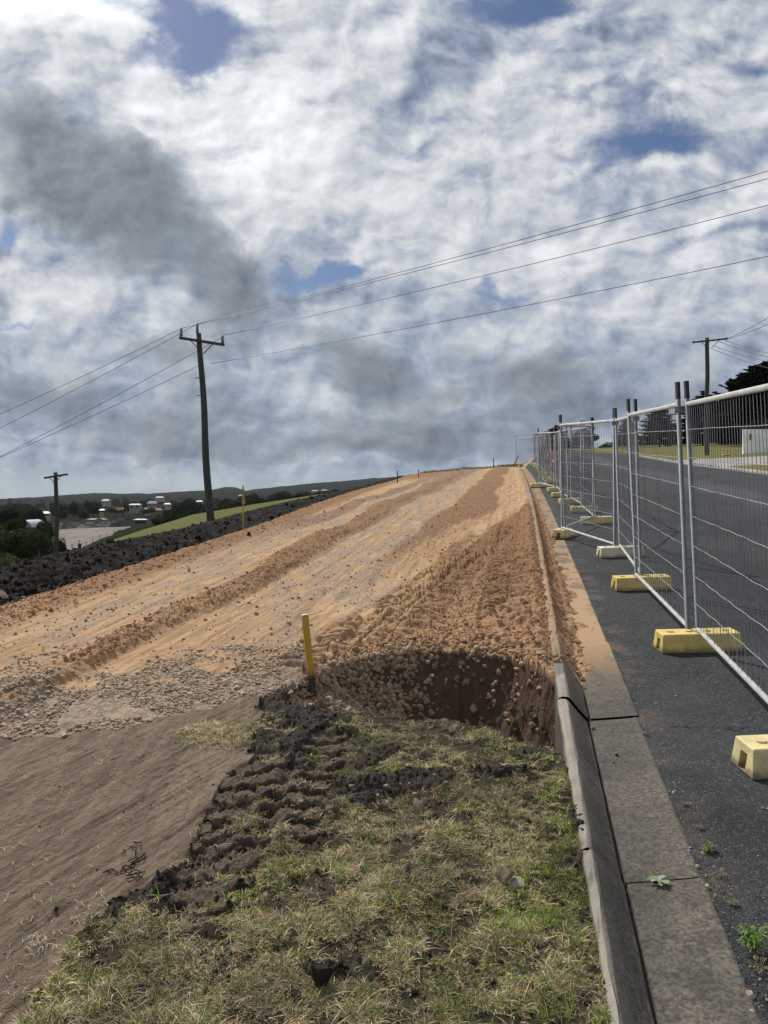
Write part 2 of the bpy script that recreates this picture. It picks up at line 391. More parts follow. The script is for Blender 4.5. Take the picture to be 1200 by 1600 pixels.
    hz_ = (ramp_h + .02) * (1 - tf) - Dp * tf + .055 * billow(x * 7, y * 20, 4, 97, .6) * sst(tf, 0, .15) + .05 * fbm(x * 3, y * 3, 2, 99) * tf
    tn = np.clip((y - FYx) / .10, 0, 1)
    hz_ = np.maximum(hz_, .06 * (1 - tn) - Dp * tn)
    tap = np.where(px < 470, sst(gy_ - py, -2, 55), 1)
    rz = rz * tap + tz * (1 - tap)
    rel = np.where(is_ramp, rz, np.where(is_hole, hz_, np.where(is_verge, vz, tz)))
    # bank of black soil
    bank = np.where(w_ > -.15, .04 * sst(w_, -.1, .9), 0) - .135 * np.clip(w_ - 1.1, 0, 6) - np.clip(.032 * (y - 12.5), 0, .17) * sst(w_, .2, 1.3)
    bk = sst(w_, -.15, .25)
    brough = .10 * (billow(x * 1.9, y * 1.9, 4, 101, .6) - .45) + .035 * lump + .015 * lump2
    rel = rel * (1 - bk) + bk * (bank + brough * sst(w_, 0, .5))
    zn = zl + rel
    # far ground
    fz = far_z(x, y)
    fb = sst(w_, 1.6, 5.0)
    zleft = zn * (1 - fb) + fz * fb
    zleft = np.where(y > 90, np.where(w_ > 0, fz, np.minimum(zleft, fz + 2)), zleft)
    # road surface
    road = zr - .004 + .003 * fbm(x * 2, y * 2, 2, 111)
    # below the concrete: bed + orange spill on the kerb
    spill_n = fbm(x * 5, y * 2.2, 3, 121) + .35 * fbm(x * 16, y * 16, 2, 123)
    kprof = np.interp(u, [-.52, -.43, -.30, 0.], [.118, .115, -.012, .0])
    amt = sst(y, 5.1, 5.7) * (.6 + .4 * sst(y, 30, 10))
    sp = kprof - .03 + amt * (.032 + .055 * spill_n + .035 * sst(u, -.36, -.50) + sst(u, -.36, -.46) * np.clip(.01 + .085 * fbm(x * 1.1, y * 1.6, 3, 127), 0, .1) + .012 * sst(np.abs(u + .29), .09, .02)) + .010 * lump * amt
    sp = sp - .030 * sst(u, -.27, -.14)
    sp = np.where(amt < .01, kprof - .16, sp)
    near = y < 47
    z = np.where(u < -.44, zleft, np.where(u > -.03, road, zr + sp))
    zf = zleft * (1 - k) + road * k
    z = np.where(near, z, zf)
    # zones
    zone = np.full(n, RAMP)
    zone[is_verge] = VERGE; zone[~is_ramp & ~is_hole & ~is_verge] = TRACK
    zone[(w_ > -.02 + .12 * fbm(x * 2.5, y * 2.5, 3, 131))] = BANK
    lf = w_ > 4.2 + 1.5 * fbm(x * .4, y * .4, 2, 133)
    zone[lf] = PADD
    dist = y
    yard = (px > 60) & (px < 205 + (py - 820) * -.9) & (dist > 75) & (dist < 260)
    edge_y = np.interp(px, [0, 100, 200, 300, 400, 500, 600], [40, 70, 112, 135, 135, 130, 130])
    zone[lf & (dist > edge_y)] = TOWN
    q = 205 - (px - 200) * 0
    yd = lf & (dist > 70) & (dist < 235) & (px > np.interp(dist, [70, 110, 160, 235], [70, 84, 90, 92])) & (px < np.interp(dist, [70, 110, 160, 235], [95, 135, 175, 205]))
    zone[yd] = YARD
    zone[(y > 1300)] = HILL
    zone[(y > 60) & (u < -.3) & (w_ < 4.2) & (y < 1300)] = PADD
    zone[(u > -.44) & (u <= -.03) & near] = KERB
    r_ = u > -.03
    zone[r_ & (y < 1300)] = ASPH
    rg_edge = 9.35 - 6.5 * sst(y, 78, 120)
    zone[r_ & (u > rg_edge) & (y < 1300)] = RGRASS
    zone[r_ & (y > 150)& (y < 1300)] = RGRASS
    dv = (u > 9.35) & (u < 24) & (y > 38) & (y < 50 - (u - 9.35) * .1) 
    zone[dv & (y < 1300)] = DRIVE
    crown = np.where((y > 52) & (u < -.3) & (w_ < 4.2) & (y <= 60), 1, 0)
    zone[(y > 54.0 + 1.5 * big) & (u < -.3) & (w_ < 4.2) & (y <= 60)] = PADD
    grey = np.clip(strip(-3.15, .42, .25) * sst(y, 6, 9) + strip(-4.75, .35, .25) * .8 + strip(-2.6, .2, .2) * .6 * sst(y, 20, 12), 0, 1) * sst(fbm(x * 2.5, y * 1.4, 3, 141), -.35, .2)
    gband = sst(py, gy_ - 95, gy_ - 60) * sst(fbm(x * 2, y * 3, 3, 145) + .15 + .5 * sst(py, gy_ - 60, gy_ - 20), -.1, .15) * (px < 480)
    grey = np.maximum(grey * .8, gband)
    cut = np.where(is_hole, sst(tf, -.02, .06), 0)
    attrs = dict(rough=np.where(is_hole, 1, rough), grey=grey * ~is_hole, cut=cut, soil=sm, u=u, prints=prints, tread=tmask)
    return z, zone, attrs

def ground_z(x, y):
    z, _, _ = terrain(np.atleast_1d(float(x)), np.atleast_1d(float(y))); return float(z[0])

# rows / columns of the ground sheet
ys = [-.4]
while ys[-1] < 3400:
    y = ys[-1]
    if y < 1.9: d = .05
    else: d = min(max(.0062, y * y / 2500), .012 * y if y > 8 else 1)
    ys.append(y + d)
ys = np.array(ys)
ms = np.concatenate([np.linspace(-1.3, -.62, 40)[:-1], np.linspace(-.62, .62, 1250), np.linspace(.62, 1.3, 40)[1:]])
NY, NX = len(ys), len(ms)
YY, MM = np.meshgrid(ys, ms, indexing='ij')
# off-centre fan keeps the sheet wide next to the camera
shift = 1.3 * np.exp(-YY / 1.6)
XX = MM * (YY + shift)
X = XX.ravel(); Y = YY.ravel()
Z, ZONE, AT = terrain(X, Y)
verts = np.stack([X, Y, Z], 1).astype(np.float32)
ii, jj = np.meshgrid(np.arange(NY - 1), np.arange(NX - 1), indexing='ij')
a = (ii * NX + jj).ravel(); quads = np.stack([a, a + 1, a + NX + 1, a + NX], 1)
fz4 = ZONE[quads]; fzone = np.where((fz4[:, 0] == fz4[:, 2]) | (fz4[:, 0] == fz4[:, 1]), fz4[:, 0], fz4[:, 2])

def mesh_np(name, v, f, mat=None, smooth=True, attrs=None, cols=None, parent=None, link=True):
    """v (n,3), f (m,k) with k constant"""
    me = bpy.data.meshes.new(name); v = np.ascontiguousarray(v, np.float32); f = np.ascontiguousarray(f, np.int32)
    k = f.shape[1]
    me.vertices.add(len(v)); me.vertices.foreach_set('co', v.ravel())
    me.loops.add(f.size); me.loops.foreach_set('vertex_index', f.ravel())
    me.polygons.add(len(f)); me.polygons.foreach_set('loop_start', np.arange(0, f.size, k, dtype=np.int32))
    me.polygons.foreach_set('loop_total', np.full(len(f), k, np.int32))
    me.polygons.foreach_set('use_smooth', np.full(len(f), smooth))
    me.update(calc_edges=True)
    for nm, arr in (attrs or {}).items():
        at = me.attributes.new(nm, 'FLOAT', 'POINT'); at.data.foreach_set('value', np.ascontiguousarray(arr, np.float32))
    if cols is not None:
        at = me.color_attributes.new('tint', 'FLOAT_COLOR', 'POINT')
        c4 = np.ones((len(v), 4), np.float32); c4[:, :3] = cols; at.data.foreach_set('color', c4.ravel())
    if mat: me.materials.append(mat)
    if not link: return me
    o = bpy.data.objects.new(name, me); COL.objects.link(o)
    if parent: o.parent = parent
    return o
def tag(o, label=None, cat=None, group=None, kind=None):
    if label: o['label'] = label
    if cat: o['category'] = cat
    if group: o['group'] = group
    if kind: o['kind'] = kind
    return o

# ------------------------------------------------------------------ ground materials
def dirt_mat():
    m, t, b = new_mat("orange_gravel_fill"); p = pos(t)
    ro = t.attr('rough').outputs['Fac']; gr = t.attr('grey').outputs['Fac']; cu = t.attr('cut').outputs['Fac']
    n1 = t.noise(p, 1.3, 5, .6); n2 = t.noise(p, 22, 5, .65); n3 = t.noise(p, 90, 3, .6)
    tan = t.mix(t.ramp(n1, .3, .7), (.37, .225, .115), (.43, .29, .165))
    org = t.mix(t.ramp(n2, .3, .7), (.12, .062, .030), (.26, .145, .072))
    py_ = t.node('ShaderNodeSeparateXYZ'); t.l.new(p, py_.inputs[0])
    org = t.mix(t.ramp(py_.outputs[1], 6.0, 10.0, .85, 0), org, t.mix(t.ramp(n2, .35, .65), (.20, .115, .060), (.40, .25, .145)))
    sp_ = t.node('ShaderNodeSeparateXYZ'); t.l.new(p, sp_.inputs[0]); uu_ = t.attr('u').outputs['Fac']
    cb = t.node('ShaderNodeCombineXYZ'); t.l.new(t.m('MULTIPLY', uu_, 6.0), cb.inputs[0]); t.l.new(t.m('MULTIPLY', sp_.outputs[1], .35), cb.inputs[1])
    n5 = t.noise(cb.outputs[0], 2.0, 6, .68)
    tan = t.mix(t.ramp(n5, .42, .62), tan, (.27, .165, .088)); tan = t.mix(t.m('MULTIPLY', t.ramp(t.noise(p, 5, 6, .7), .5, .64), .55), tan, (.27, .175, .105))
    c = t.mix(ro, tan, org)
    vc = t.voro(p, 26, out='Color'); sv_ = t.node('ShaderNodeSeparateColor'); t.l.new(vc, sv_.inputs[0])
    peb = t.ramp(t.voro(p, 26), .30, .42, 1, 0)
    pick = t.ramp(sv_.outputs[0], .55, .6)
    stone = t.mix(sv_.outputs[1], (.20, .17, .145), (.36, .30, .25))
    gmask = t.m('MULTIPLY', gr, t.ramp(n2, .35, .6, .45, 1))
    c = t.mix(t.m('MULTIPLY', gmask, .85), c, t.mix(sv_.outputs[2], (.13, .115, .10), (.30, .255, .21)))
    c = t.mix(t.m('MULTIPLY', t.m('MULTIPLY', peb, pick), t.m('ADD', .25, t.m('MULTIPLY', gr, .5))), c, stone)
    c = t.mix(t.m('MULTIPLY', t.ramp(n3, .55, .75), .35), c, (.12, .075, .045))
    c = t.mix(cu, c, t.mix(n2, (.070, .042, .030), (.125, .078, .054)))
    t.l.new(c, b.inputs['Base Color']); b.inputs['Roughness'].default_value = .95; b.inputs['Specular IOR Level'].default_value = .15
    h = t.m('ADD', t.m('MULTIPLY', n2, .6), t.m('MULTIPLY', n3, .35)); h = t.m('ADD', h, t.m('MULTIPLY', t.m('MULTIPLY', peb, pick), t.m('ADD', .1, gr)))
    h = t.m('ADD', h, t.m('MULTIPLY', t.noise(p, 240, 2, .5), .15))
    t.l.new(t.bump(t.m('ADD', h, t.m('MULTIPLY', cu, t.m('MULTIPLY', t.noise(p, 9, 8, .75), 2.5))), .9, .016), b.inputs['Normal']); return m
def soil_mix(name, base_a, base_b, grassy=False):
    m, t, b = new_mat(name); p = pos(t)
    so = t.attr('soil').outputs['Fac']; pr = t.attr('prints').outputs['Fac']
    n1 = t.noise(p, 1.6, 5, .6); n2 = t.noise(p, 18, 6, .65); n3 = t.noise(p, 120, 4, .65)
    c = t.mix(t.ramp(n1, .3, .7), base_a, base_b)
    mp = t.node('ShaderNodeMapping'); t.l.new(p, mp.inputs[0]); mp.inputs['Rotation'].default_value = (0, 0, R(26.8)); mp.inputs['Scale'].default_value = (7, .7, 1)
    n4 = t.noise(mp.outputs[0], 2.2, 5, .65)
    c = t.mix(t.m('MULTIPLY', t.ramp(n4, .35, .65), .6), c, tuple(q * .55 for q in base_a))
    c = t.mix(t.m('MULTIPLY', t.ramp(n2, .4, .65), .35), c, tuple(q * .55 for q in base_a))
    c = t.mix(t.m('MULTIPLY', t.ramp(n3, .60, .72), .5), c, tuple(min(1, q * 1.7) for q in base_b))
    blk = t.mix(n3, (.016, .013, .011), (.060, .049, .040))
    c = t.mix(t.ramp(t.m('ADD', so, t.m('MULTIPLY', t.m('SUBTRACT', n2, .5), 1.0)), .35, .6), c, blk)
    c = t.mix(t.m('MULTIPLY', pr, t.ramp(n2, .3, .7, .6, .95)), c, (.115, .085, .062))
    if grassy: pass
    cr = t.voro(t.v('ADD', p, t.v('SCALE', t.noise(p, 8, 3, .6, col=True), sc=.08)), 16, 'DISTANCE_TO_EDGE')
    crk = t.ramp(cr, .0, .035, 1, 0)
    t.l.new(c, b.inputs['Base Color']); b.inputs['Roughness'].default_value = .95; b.inputs['Specular IOR Level'].default_value = .15
    h = t.m('ADD', t.m('MULTIPLY', n2, .9), t.m('ADD', t.m('MULTIPLY', n3, .6), t.m('MULTIPLY', n4, .6))); h = t.m('SUBTRACT', h, t.m('MULTIPLY', t.m('MULTIPLY', crk, t.ramp(n1, .4, .6)), .45))
    t.l.new(t.bump(h, .8, .012), b.inputs['Normal']); return m
def bank_mat():
    m, t, b = new_mat("black_topsoil"); p = pos(t)
    n2 = t.noise(p, 5, 6, .65); n3 = t.noise(p, 40, 4, .6)
    c = t.mix(t.ramp(n2, .35, .65), (.011, .010, .010), (.042, .038, .035)); c = t.mix(t.ramp(n3, .66, .74), c, (.09, .08, .07))
    t.l.new(c, b.inputs['Base Color']); b.inputs['Roughness'].default_value = 1; b.inputs['Specular IOR Level'].default_value = .02
    t.l.new(t.bump(t.m('ADD', n2, t.m('MULTIPLY', n3, .4)), .9, .06), b.inputs['Normal']); return m
def asphalt_mat():
    m, t, b = new_mat("asphalt"); p = pos(t)
    u_ = t.attr('u').outputs['Fac']
    v1 = t.voro(p, 95); vc = t.node('ShaderNodeSeparateColor'); t.l.new(t.voro(p, 95, out='Color'), vc.inputs[0])
    n1 = t.noise(p, .8, 5, .6); n2 = t.noise(p, 30, 3, .6)
    c = t.mix(vc.outputs[0], (.014, .015, .017), (.046, .049, .053))
    c = t.mix(t.m('MULTIPLY', t.ramp(vc.outputs[1], .9, .96), .5), c, (.16, .155, .145))
    c = t.mix(t.m('MULTIPLY', t.ramp(n1, .4, .7), .35), c, (.065, .066, .07))
    # wheel-polished lanes
    ln = t.m('ADD', u_, t.m('MULTIPLY', n1, .4))
    for cc in (4.4, 6.0):
        pass
    band = t.ramp(t.m('ABSOLUTE', t.m('SUBTRACT', ln, 5.6)), .3, 1.0, .55, 0)
    c = t.mix(band, c, (.085, .088, .095))
    c = t.mix(t.m('MULTIPLY', t.ramp(t.noise(p, .35, 6, .7), .5, .6), .35), c, (.012, .012, .013))
    ck = t.voro(t.v('ADD', p, t.v('SCALE', t.noise(p, 1.5, 5, .7, col=True), sc=.8)), .55, 'DISTANCE_TO_EDGE'); c = t.mix(t.m('MULTIPLY', t.ramp(ck, .0, .009, .9, 0), t.ramp(n1, .45, .6)), c, (.008, .008, .008))
    du = t.m('MULTIPLY', t.ramp(u_, .0, .26, 1, 0), t.ramp(t.noise(p, 3.3, 5, .7), .47, .66))
    sy = t.node('ShaderNodeSeparateXYZ'); t.l.new(p, sy.inputs[0])
    du = t.m('MULTIPLY', du, t.ramp(sy.outputs[1], 3.5, 6, .12, .38))
    c = t.mix(du, c, (.24, .165, .11))
    t.l.new(c, b.inputs['Base Color']); b.inputs['Roughness'].default_value = .85; b.inputs['Specular IOR Level'].default_value = .14
    h = t.m('ADD', t.ramp(v1, .0, .6, 1, 0), t.m('MULTIPLY', n2, .5))
    t.l.new(t.bump(h, .8, .006), b.inputs['Normal']); return m
def grass_far_mat(name, a_, b_, c_, sc=1.0):
    m, t, b = new_mat(name); p = pos(t)
    n1 = t.noise(p, .12 * sc, 5, .65); n2 = t.noise(p, 1.5 * sc, 6, .7); n3 = t.noise(p, 14 * sc, 3, .6)
    c = t.mix(t.ramp(n1, .35, .65), a_, b_); c = t.mix(t.m('MULTIPLY', t.ramp(n2, .4, .7), .7), c, c_)
    c = t.mix(t.m('MULTIPLY', t.ramp(n3, .5, .7), .4), c, tuple(q * .5 for q in a_))
    t.l.new(c, b.inputs['Base Color']); b.inputs['Roughness'].default_value = 1; b.inputs['Specular IOR Level'].default_value = 0
    t.l.new(t.bump(t.m('ADD', n2, n3), .6, .06 / sc), b.inputs['Normal']); return m
def concrete_mat(stain=True):
    m, t, b = new_mat("weathered_concrete"); p = pos(t)
    n1 = t.noise(p, 3.0, 6, .65); n2 = t.noise(p, 60, 4, .7); vv = t.voro(p, 160)
    c = t.mix(t.ramp(n1, .3, .7), (.078, .070, .060), (.125, .112, .096))
    n0 = t.noise(p, .9, 5, .7); c = t.mix(t.m('MULTIPLY', t.ramp(n0, .45, .62), .55), c, (.19, .165, .135))
    c = t.mix(t.m('MULTIPLY', t.ramp(t.noise(p, 9, 6, .75), .52, .60), .45), c, (.045, .04, .034))
    c = t.mix(t.m('MULTIPLY', t.ramp(n2, .35, .65), .75), c, (.025, .023, .02))
    c = t.mix(t.ramp(vv, .10, .24, .5, 0), c, (.30, .28, .25))
    if stain:
        sy = t.node('ShaderNodeSeparateXYZ'); t.l.new(p, sy.inputs[0])
        du = t.m('MULTIPLY', t.ramp(sy.outputs[1], 4.9, 6.8), t.ramp(sy.outputs[1], 13, 9, .62, 1.0))
        du = t.m('MULTIPLY', du, t.ramp(t.m('ADD', t.noise(t.v('MULTIPLY', p, (1.6, .5, 1)), 3, 5, .65), t.m('MULTIPLY', n2, .15)), .42, .60, .25, 1))
        c = t.mix(t.m('MULTIPLY', du, .9), c, (.36, .235, .135))
        wr = t.attr('pale_top').outputs['Fac']
        c = t.mix(t.m('MULTIPLY', wr, t.ramp(n1, .2, .6, .4, 1.0)), c, (.25, .225, .19))
    t.l.new(c, b.inputs['Base Color']); b.inputs['Roughness'].default_value = .85; b.inputs['Specular IOR Level'].default_value = .2
    t.l.new(t.bump(t.m('ADD', t.m('MULTIPLY', n1, .6), t.m('ADD', n2, t.ramp(vv, 0, .4, .5, 0))), .7, .004), b.inputs['Normal']); return m

M_dirt = dirt_mat(); M_bank = bank_mat(); M_asph = asphalt_mat(); M_conc = concrete_mat()
M_track = soil_mix("brown_clay", (.135, .098, .069), (.200, .149, .105))
M_verge = soil_mix("verge_soil", (.028, .023, .015), (.060, .048, .030))
M_padd = grass_far_mat("paddock_grass", (.080, .094, .036), (.115, .12, .05), (.14, .13, .065))
M_town = grass_far_mat("town_ground", (.012, .017, .009), (.022, .027, .014), (.036, .035, .022), .4)
M_hill = grass_far_mat("wooded_hill", (.006, .009, .007), (.011, .014, .010), (.019, .022, .017), .25)
M_rgrass = grass_far_mat("mown_grass", (.12, .12, .04), (.16, .15, .05), (.19, .165, .075))
M_yard = grass_far_mat("gravel_yard", (.17, .155, .14), (.25, .235, .215), (.12, .105, .09), .5)
M_drive = grass_far_mat("pale_concrete", (.27, .26, .25), (.34, .33, .32), (.22, .21, .20), 2)
zone_objs = [(ASPH, 'road', M_asph, ('u',)), (KERB, 'kerb_bed', M_dirt, ('rough', 'grey', 'cut', 'u')), (VERGE, 'verge_ground', M_verge, ('soil', 'prints')),
             (TRACK, 'dirt_track', M_track, ('soil', 'prints')), (RAMP, 'unsealed_road', M_dirt, ('rough', 'grey', 'cut', 'u')), (BANK, 'soil_bank', M_bank, ()),
             (PADD, 'paddock', M_padd, ()), (YARD, 'gravel_yard', M_yard, ()), (TOWN, 'valley_ground', M_town, ()), (HILL, 'hills', M_hill, ()),
             (RGRASS, 'grass_ground', M_rgrass, ()), (DRIVE, 'driveway', M_drive, ())]
for zid, nm, mt, ats in zone_objs:
    fq = quads[fzone == zid]
    if not len(fq): continue
    uq, inv = np.unique(fq, return_inverse=True)
    o = mesh_np(nm, verts[uq], inv.reshape(fq.shape), mt, True, {k_: AT[k_][uq] for k_ in ats})
    tag(o, kind='structure')

# ------------------------------------------------------------------ kerb and gutter
def tubes_np(segs, r, n=8):
    """segs: list of polylines [(x,y,z)...] -> verts, quads"""
    V = []; F = []; off = 0
    for s_ in segs:
        pts = [Vector(q) for q in s_]; rad = r if not hasattr(r, '__len__') else None
        for i_, q in enumerate(pts):
            d = (pts[min(i_ + 1, len(pts) - 1)] - pts[max(i_ - 1, 0)]).normalized()
            ref = Vector((0, 0, 1)) if abs(d.z) < .95 else Vector((1, 0, 0))
            a_ = d.cross(ref).normalized(); b_ = d.cross(a_).normalized()
            rr = rad if rad is not None else r[i_]
            for k_ in range(n):
                an = 2 * math.pi * k_ / n; V.append(q + a_ * (math.cos(an) * rr) + b_ * (math.sin(an) * rr))
        for i_ in range(len(pts) - 1):
            for k_ in range(n):
                F.append((off + i_ * n + k_, off + i_ * n + (k_ + 1) % n, off + (i_ + 1) * n + (k_ + 1) % n, off + (i_ + 1) * n + k_))
        # caps as quads fans (n even)
        for base in (0, (len(pts) - 1) * n):
            for k_ in range(1, n - 2, 2):
                F.append((off + base, off + base + k_, off + base + k_ + 1, off + base + k_ + 2))
        off += len(pts) * n
    return np.array([tuple(q) for q in V]), np.array(F)

prof = [(-.500, -.55), (-.505, .085), (-.498, .112), (-.480, .120), (-.440, .120), (-.425, .110), (-.37, .045), (-.325, -.004), (-.312, -.016), (-.309, -.045), (-.298, -.045), (-.295, -.018), (-.15, -.008), (-.01, .004), (0, .0), (.002, -.08)]
kv = []; kf = []; kw = []; off = 0
joints = [-.54, 1.22, 2.97, 4.72] + [4.72 + 1.75 * i_ for i_ in range(1, 30)]
for a_, b_ in zip(joints[:-1], joints[1:]):
    g0, g1 = a_ + .006, b_ - .006
    st = np.linspace(g0, g1, 26)
    dz_ = random.uniform(-.004, .004); du_ = random.uniform(-.004, .004)
    if abs(a_ - 2.97) < .01: dz_ = -.002
    if abs(a_ - 4.72) < .01: dz_ = .008; du_ = .006
    for yy in st:
        edge = min(yy - g0, g1 - yy); round_ = max(0, .012 - edge) * .5
        tx, ty = .983, -.186
        for i_, (pu, pz) in enumerate(prof):
            wob = .004 * math.sin(yy * 7.3 + i_ * 1.7) + .003 * math.sin(yy * 23 + i_) if i_ < 5 else .0015 * math.sin(yy * 17 + i_)
            chip = 0
            if i_ in (2, 3) and random.random() < .12: chip = random.uniform(.004, .012)
            pu2 = pu + (.042 * (1 - min(1, max(0, (yy - 2) / 3.2))) if i_ < 4 else 0)
            kv.append((float(xk(yy)) + (pu2 + du_ + wob * .6) * 1.0, yy, G * yy + pz + dz_ + wob * .4 - round_ - chip))
            kw.append((1.0 if i_ in (2, 3, 4) else (.25 if i_ == 5 else 0)) * (1 if yy < 5.2 else .3))  # paler along the kerb top, weaker farther up the road
    n_ = len(prof)
    for s_ in range(len(st) - 1):
        for i_ in range(n_ - 1):
            q = off + s_ * n_ + i_; kf.append((q, q + n_, q + n_ + 1, q + 1))
    off += len(st) * n_
ko = mesh_np('kerb_and_gutter', np.array(kv), np.array(kf), M_conc, False, {'pale_top': np.array(kw)})
tag(ko, kind='structure')

# ------------------------------------------------------------------ rocks
def ico(sub):
    bm = bmesh.new(); bmesh.ops.create_icosphere(bm, subdivisions=sub, radius=1)
    v = np.array([q.co[:] for q in bm.verts]); f = np.array([[a_.index for a_ in q.verts] for q in bm.faces]); bm.free(); return v, f
IC1 = ico(1); IC2 = ico(2); IC3 = ico(3)
def rock_shape(base, seed, angular=.0):
    r = np.random.default_rng(seed); v, f = base; v = v.copy()
    for _ in range(12 if angular else 7):
        n_ = r.normal(size=3); n_ /= np.linalg.norm(n_); lim = r.uniform(.32, .62) if angular else r.uniform(.42, .72)
        d = v @ n_; v -= np.outer(np.maximum(d - lim, 0), n_) * (.95 if angular else .92)
    n3 = np.sin(v @ r.normal(size=3) * 3 + 1) * .06 + np.sin(v @ r.normal(size=3) * 6) * .04
    v *= (1 + n3 * 1.3)[:, None]
    v *= r.uniform(.62, 1.25, 3) * np.array([1, 1, .85]); return v, f
ROCKS = [rock_shape(IC2, s_) for s_ in range(10)]; PEBS = [rock_shape(IC1, 20 + s_) for s_ in range(6)]
def rock_mat(name, a_, b_, dusty=(.40, .26, .15), spec=.12):
    m, t, b = new_mat(name); p = pos(t); oi = t.node('ShaderNodeObjectInfo').outputs['Random']
    n2 = t.noise(p, 35, 5, .65); big = t.voro(p, 22, out='Color'); sc_ = t.node('ShaderNodeSeparateColor'); t.l.new(big, sc_.inputs[0])
    at = t.attr('tint')
    c = t.mix(t.m('FRACT', t.m('ADD', oi, t.m('MULTIPLY', at.outputs['Fac'], 1.0))), a_, b_)
    c = t.mix(t.m('MULTIPLY', t.ramp(n2, .4, .7), .55), c, dusty)
    t.l.new(c, b.inputs['Base Color']); b.inputs['Roughness'].default_value = .95; b.inputs['Specular IOR Level'].default_value = spec
    t.l.new(t.bump(n2, .6, .008), b.inputs['Normal']); return m
M_rock = rock_mat("tan_cobble", (.15, .11, .08), (.33, .24, .165))
M_grey = rock_mat("grey_gravel", (.20, .15, .105), (.46, .36, .26), (.36, .25, .16))
M_white_st = rock_mat("whitish_stone", (.19, .145, .095), (.27, .215, .15), (.15, .11, .075))
M_clod = rock_mat("dark_clod", (.011, .009, .008), (.045, .037, .031), (.030, .025, .020), .02)
M_lime = rock_mat("pale_limestone", (.15, .12, .09), (.27, .23, .18), (.15, .12, .09))
def rotm(r, n_):
    q = r.normal(size=(n_, 4)); q /= np.linalg.norm(q, axis=1)[:, None]; a_, b_, c_, d_ = q.T
    return np.stack([np.stack([1 - 2 * (c_ * c_ + d_ * d_), 2 * (b_ * c_ - a_ * d_), 2 * (b_ * d_ + a_ * c_)], 1),
                     np.stack([2 * (b_ * c_ + a_ * d_), 1 - 2 * (b_ * b_ + d_ * d_), 2 * (c_ * d_ - a_ * b_)], 1),
                     np.stack([2 * (b_ * d_ - a_ * c_), 2 * (c_ * d_ + a_ * b_), 1 - 2 * (b_ * b_ + c_ * c_)], 1)], 1)
def scatter(name, pts, sizes, temps, mat, r, flat=1.0):
    V = []; F = []; C = []; off = 0
    which = r.integers(0, len(temps), len(pts)); RM = rotm(r, len(pts)); tn_ = r.random(len(pts))
    for k_, (tv, tf_) in enumerate(temps):
        ix = np.nonzero(which == k_)[0]
        if not len(ix): continue
        vv = np.einsum('nij,vj->nvi', RM[ix], tv) * sizes[ix][:, None, None]
        vv[:, :, 2] *= flat
        vv += pts[ix][:, None, :]
        V.append(vv.reshape(-1, 3)); nv = len(tv)
        F.append((tf_[None] + (np.arange(len(ix)) * nv)[:, None, None] + off).reshape(-1, 3)); C.append(np.repeat(tn_[ix], nv)); off += nv * len(ix)
    V = np.concatenate(V); F = np.concatenate(F); C = np.concatenate(C)
    return mesh_np(name, V, F, mat, False, cols=np.stack([C, C, C], 1))
def sample_px(r, n_, x0, x1, y0, y1, h=.0):
    """random ground points over a region given by where it lies on the slope (uniform in seen area)"""
    a_ = r.uniform(x0, x1, n_); b_ = r.uniform(y0, y1, n_); yy = (EYE - h) / ((b_ - 775) / 1200 + G); return (a_ - 600) / 1200 * yy, yy, a_, b_

r = np.random.default_rng(11)
# candidates: heap along the front edge of the fill
cand = []
x_, y_, a_, b_ = sample_px(r, 2600, 455, 880, 1000, 1125, .06)
TYx = np.interp(x_, TX, TY); d_ = y_ - TYx
dens = np.where(d_ > 0, np.exp(-d_ / .28), np.exp(d_ / (.10 + .35 * sst(np.array(x_), .35, -.35)))) * sst(x_, -.62, -.42)
dens = np.maximum(dens, .10 * (d_ < 0) * (d_ > -.5))
kp = (r.random(len(x_)) < dens * 1.15) & ((x_ - xk(y_)) < -.54)
heap = np.stack([x_[kp], y_[kp]], 1)
z_, zo_, _a = terrain(heap[:, 0], heap[:, 1])
kp2 = (zo_ == RAMP); heap = heap[kp2]; z_ = z_[kp2]
hs = np.clip(r.lognormal(math.log(.024), .30, len(heap)), .012, .045)
order = np.argsort(-hs / heap[:, 1]); NH = 215
RM_me = [mesh_np('stone', v_, f_, M_rock, False, link=False) for v_, f_ in ROCKS]
def put_rock(x, y, z, s_, me, name, label, cat, group, sink=.35, flat=1.0):
    o = bpy.data.objects.new(name, me); COL.objects.link(o)
    o.location = (x, y, z + s_ * (1 - 2 * sink) * .8); o.rotation_euler = (random.uniform(0, 6), random.uniform(0, 6), random.uniform(0, 6)); o.scale = (s_, s_, s_ * flat)
    return tag(o, label, cat, group)
for i_ in order[:NH]:
    put_rock(heap[i_, 0], heap[i_, 1], z_[i_], hs[i_], random.choice(RM_me), 'stone', 'rounded tan stone lying in the heap along the front edge of the orange fill', 'stone', 'stones heaped along the front edge of the fill', .25)
rest = order[NH:]
so = scatter('gravel_heap', np.stack([heap[rest, 0], heap[rest, 1], z_[rest] + hs[rest] * .3], 1), hs[rest], ROCKS, M_rock, r); tag(so, 'loose tan pebbles packed between the larger heaped stones', 'gravel', kind='stuff')
# small gravel at front-left border
x_, y_, a_, b_ = sample_px(r, 17000, -40, 480, 1020, 1165)
z_, zo_, at_ = terrain(x_, y_)
kp = (zo_ == RAMP) & (r.random(len(x_)) < at_['grey'] * .85)
sz = np.clip(r.lognormal(math.log(.0098), .42, len(x_)), .004, .030); kp &= fbm(x_ * 2.4, y_ * 2.0, 3, 201) > -.22
so = scatter('gravel', np.stack([x_, y_, z_ + sz * .2], 1)[kp], sz[kp], PEBS, M_grey, r, .6); tag(so, 'grey brown crushed gravel along the lower left edge of the fill', 'gravel', kind='stuff')
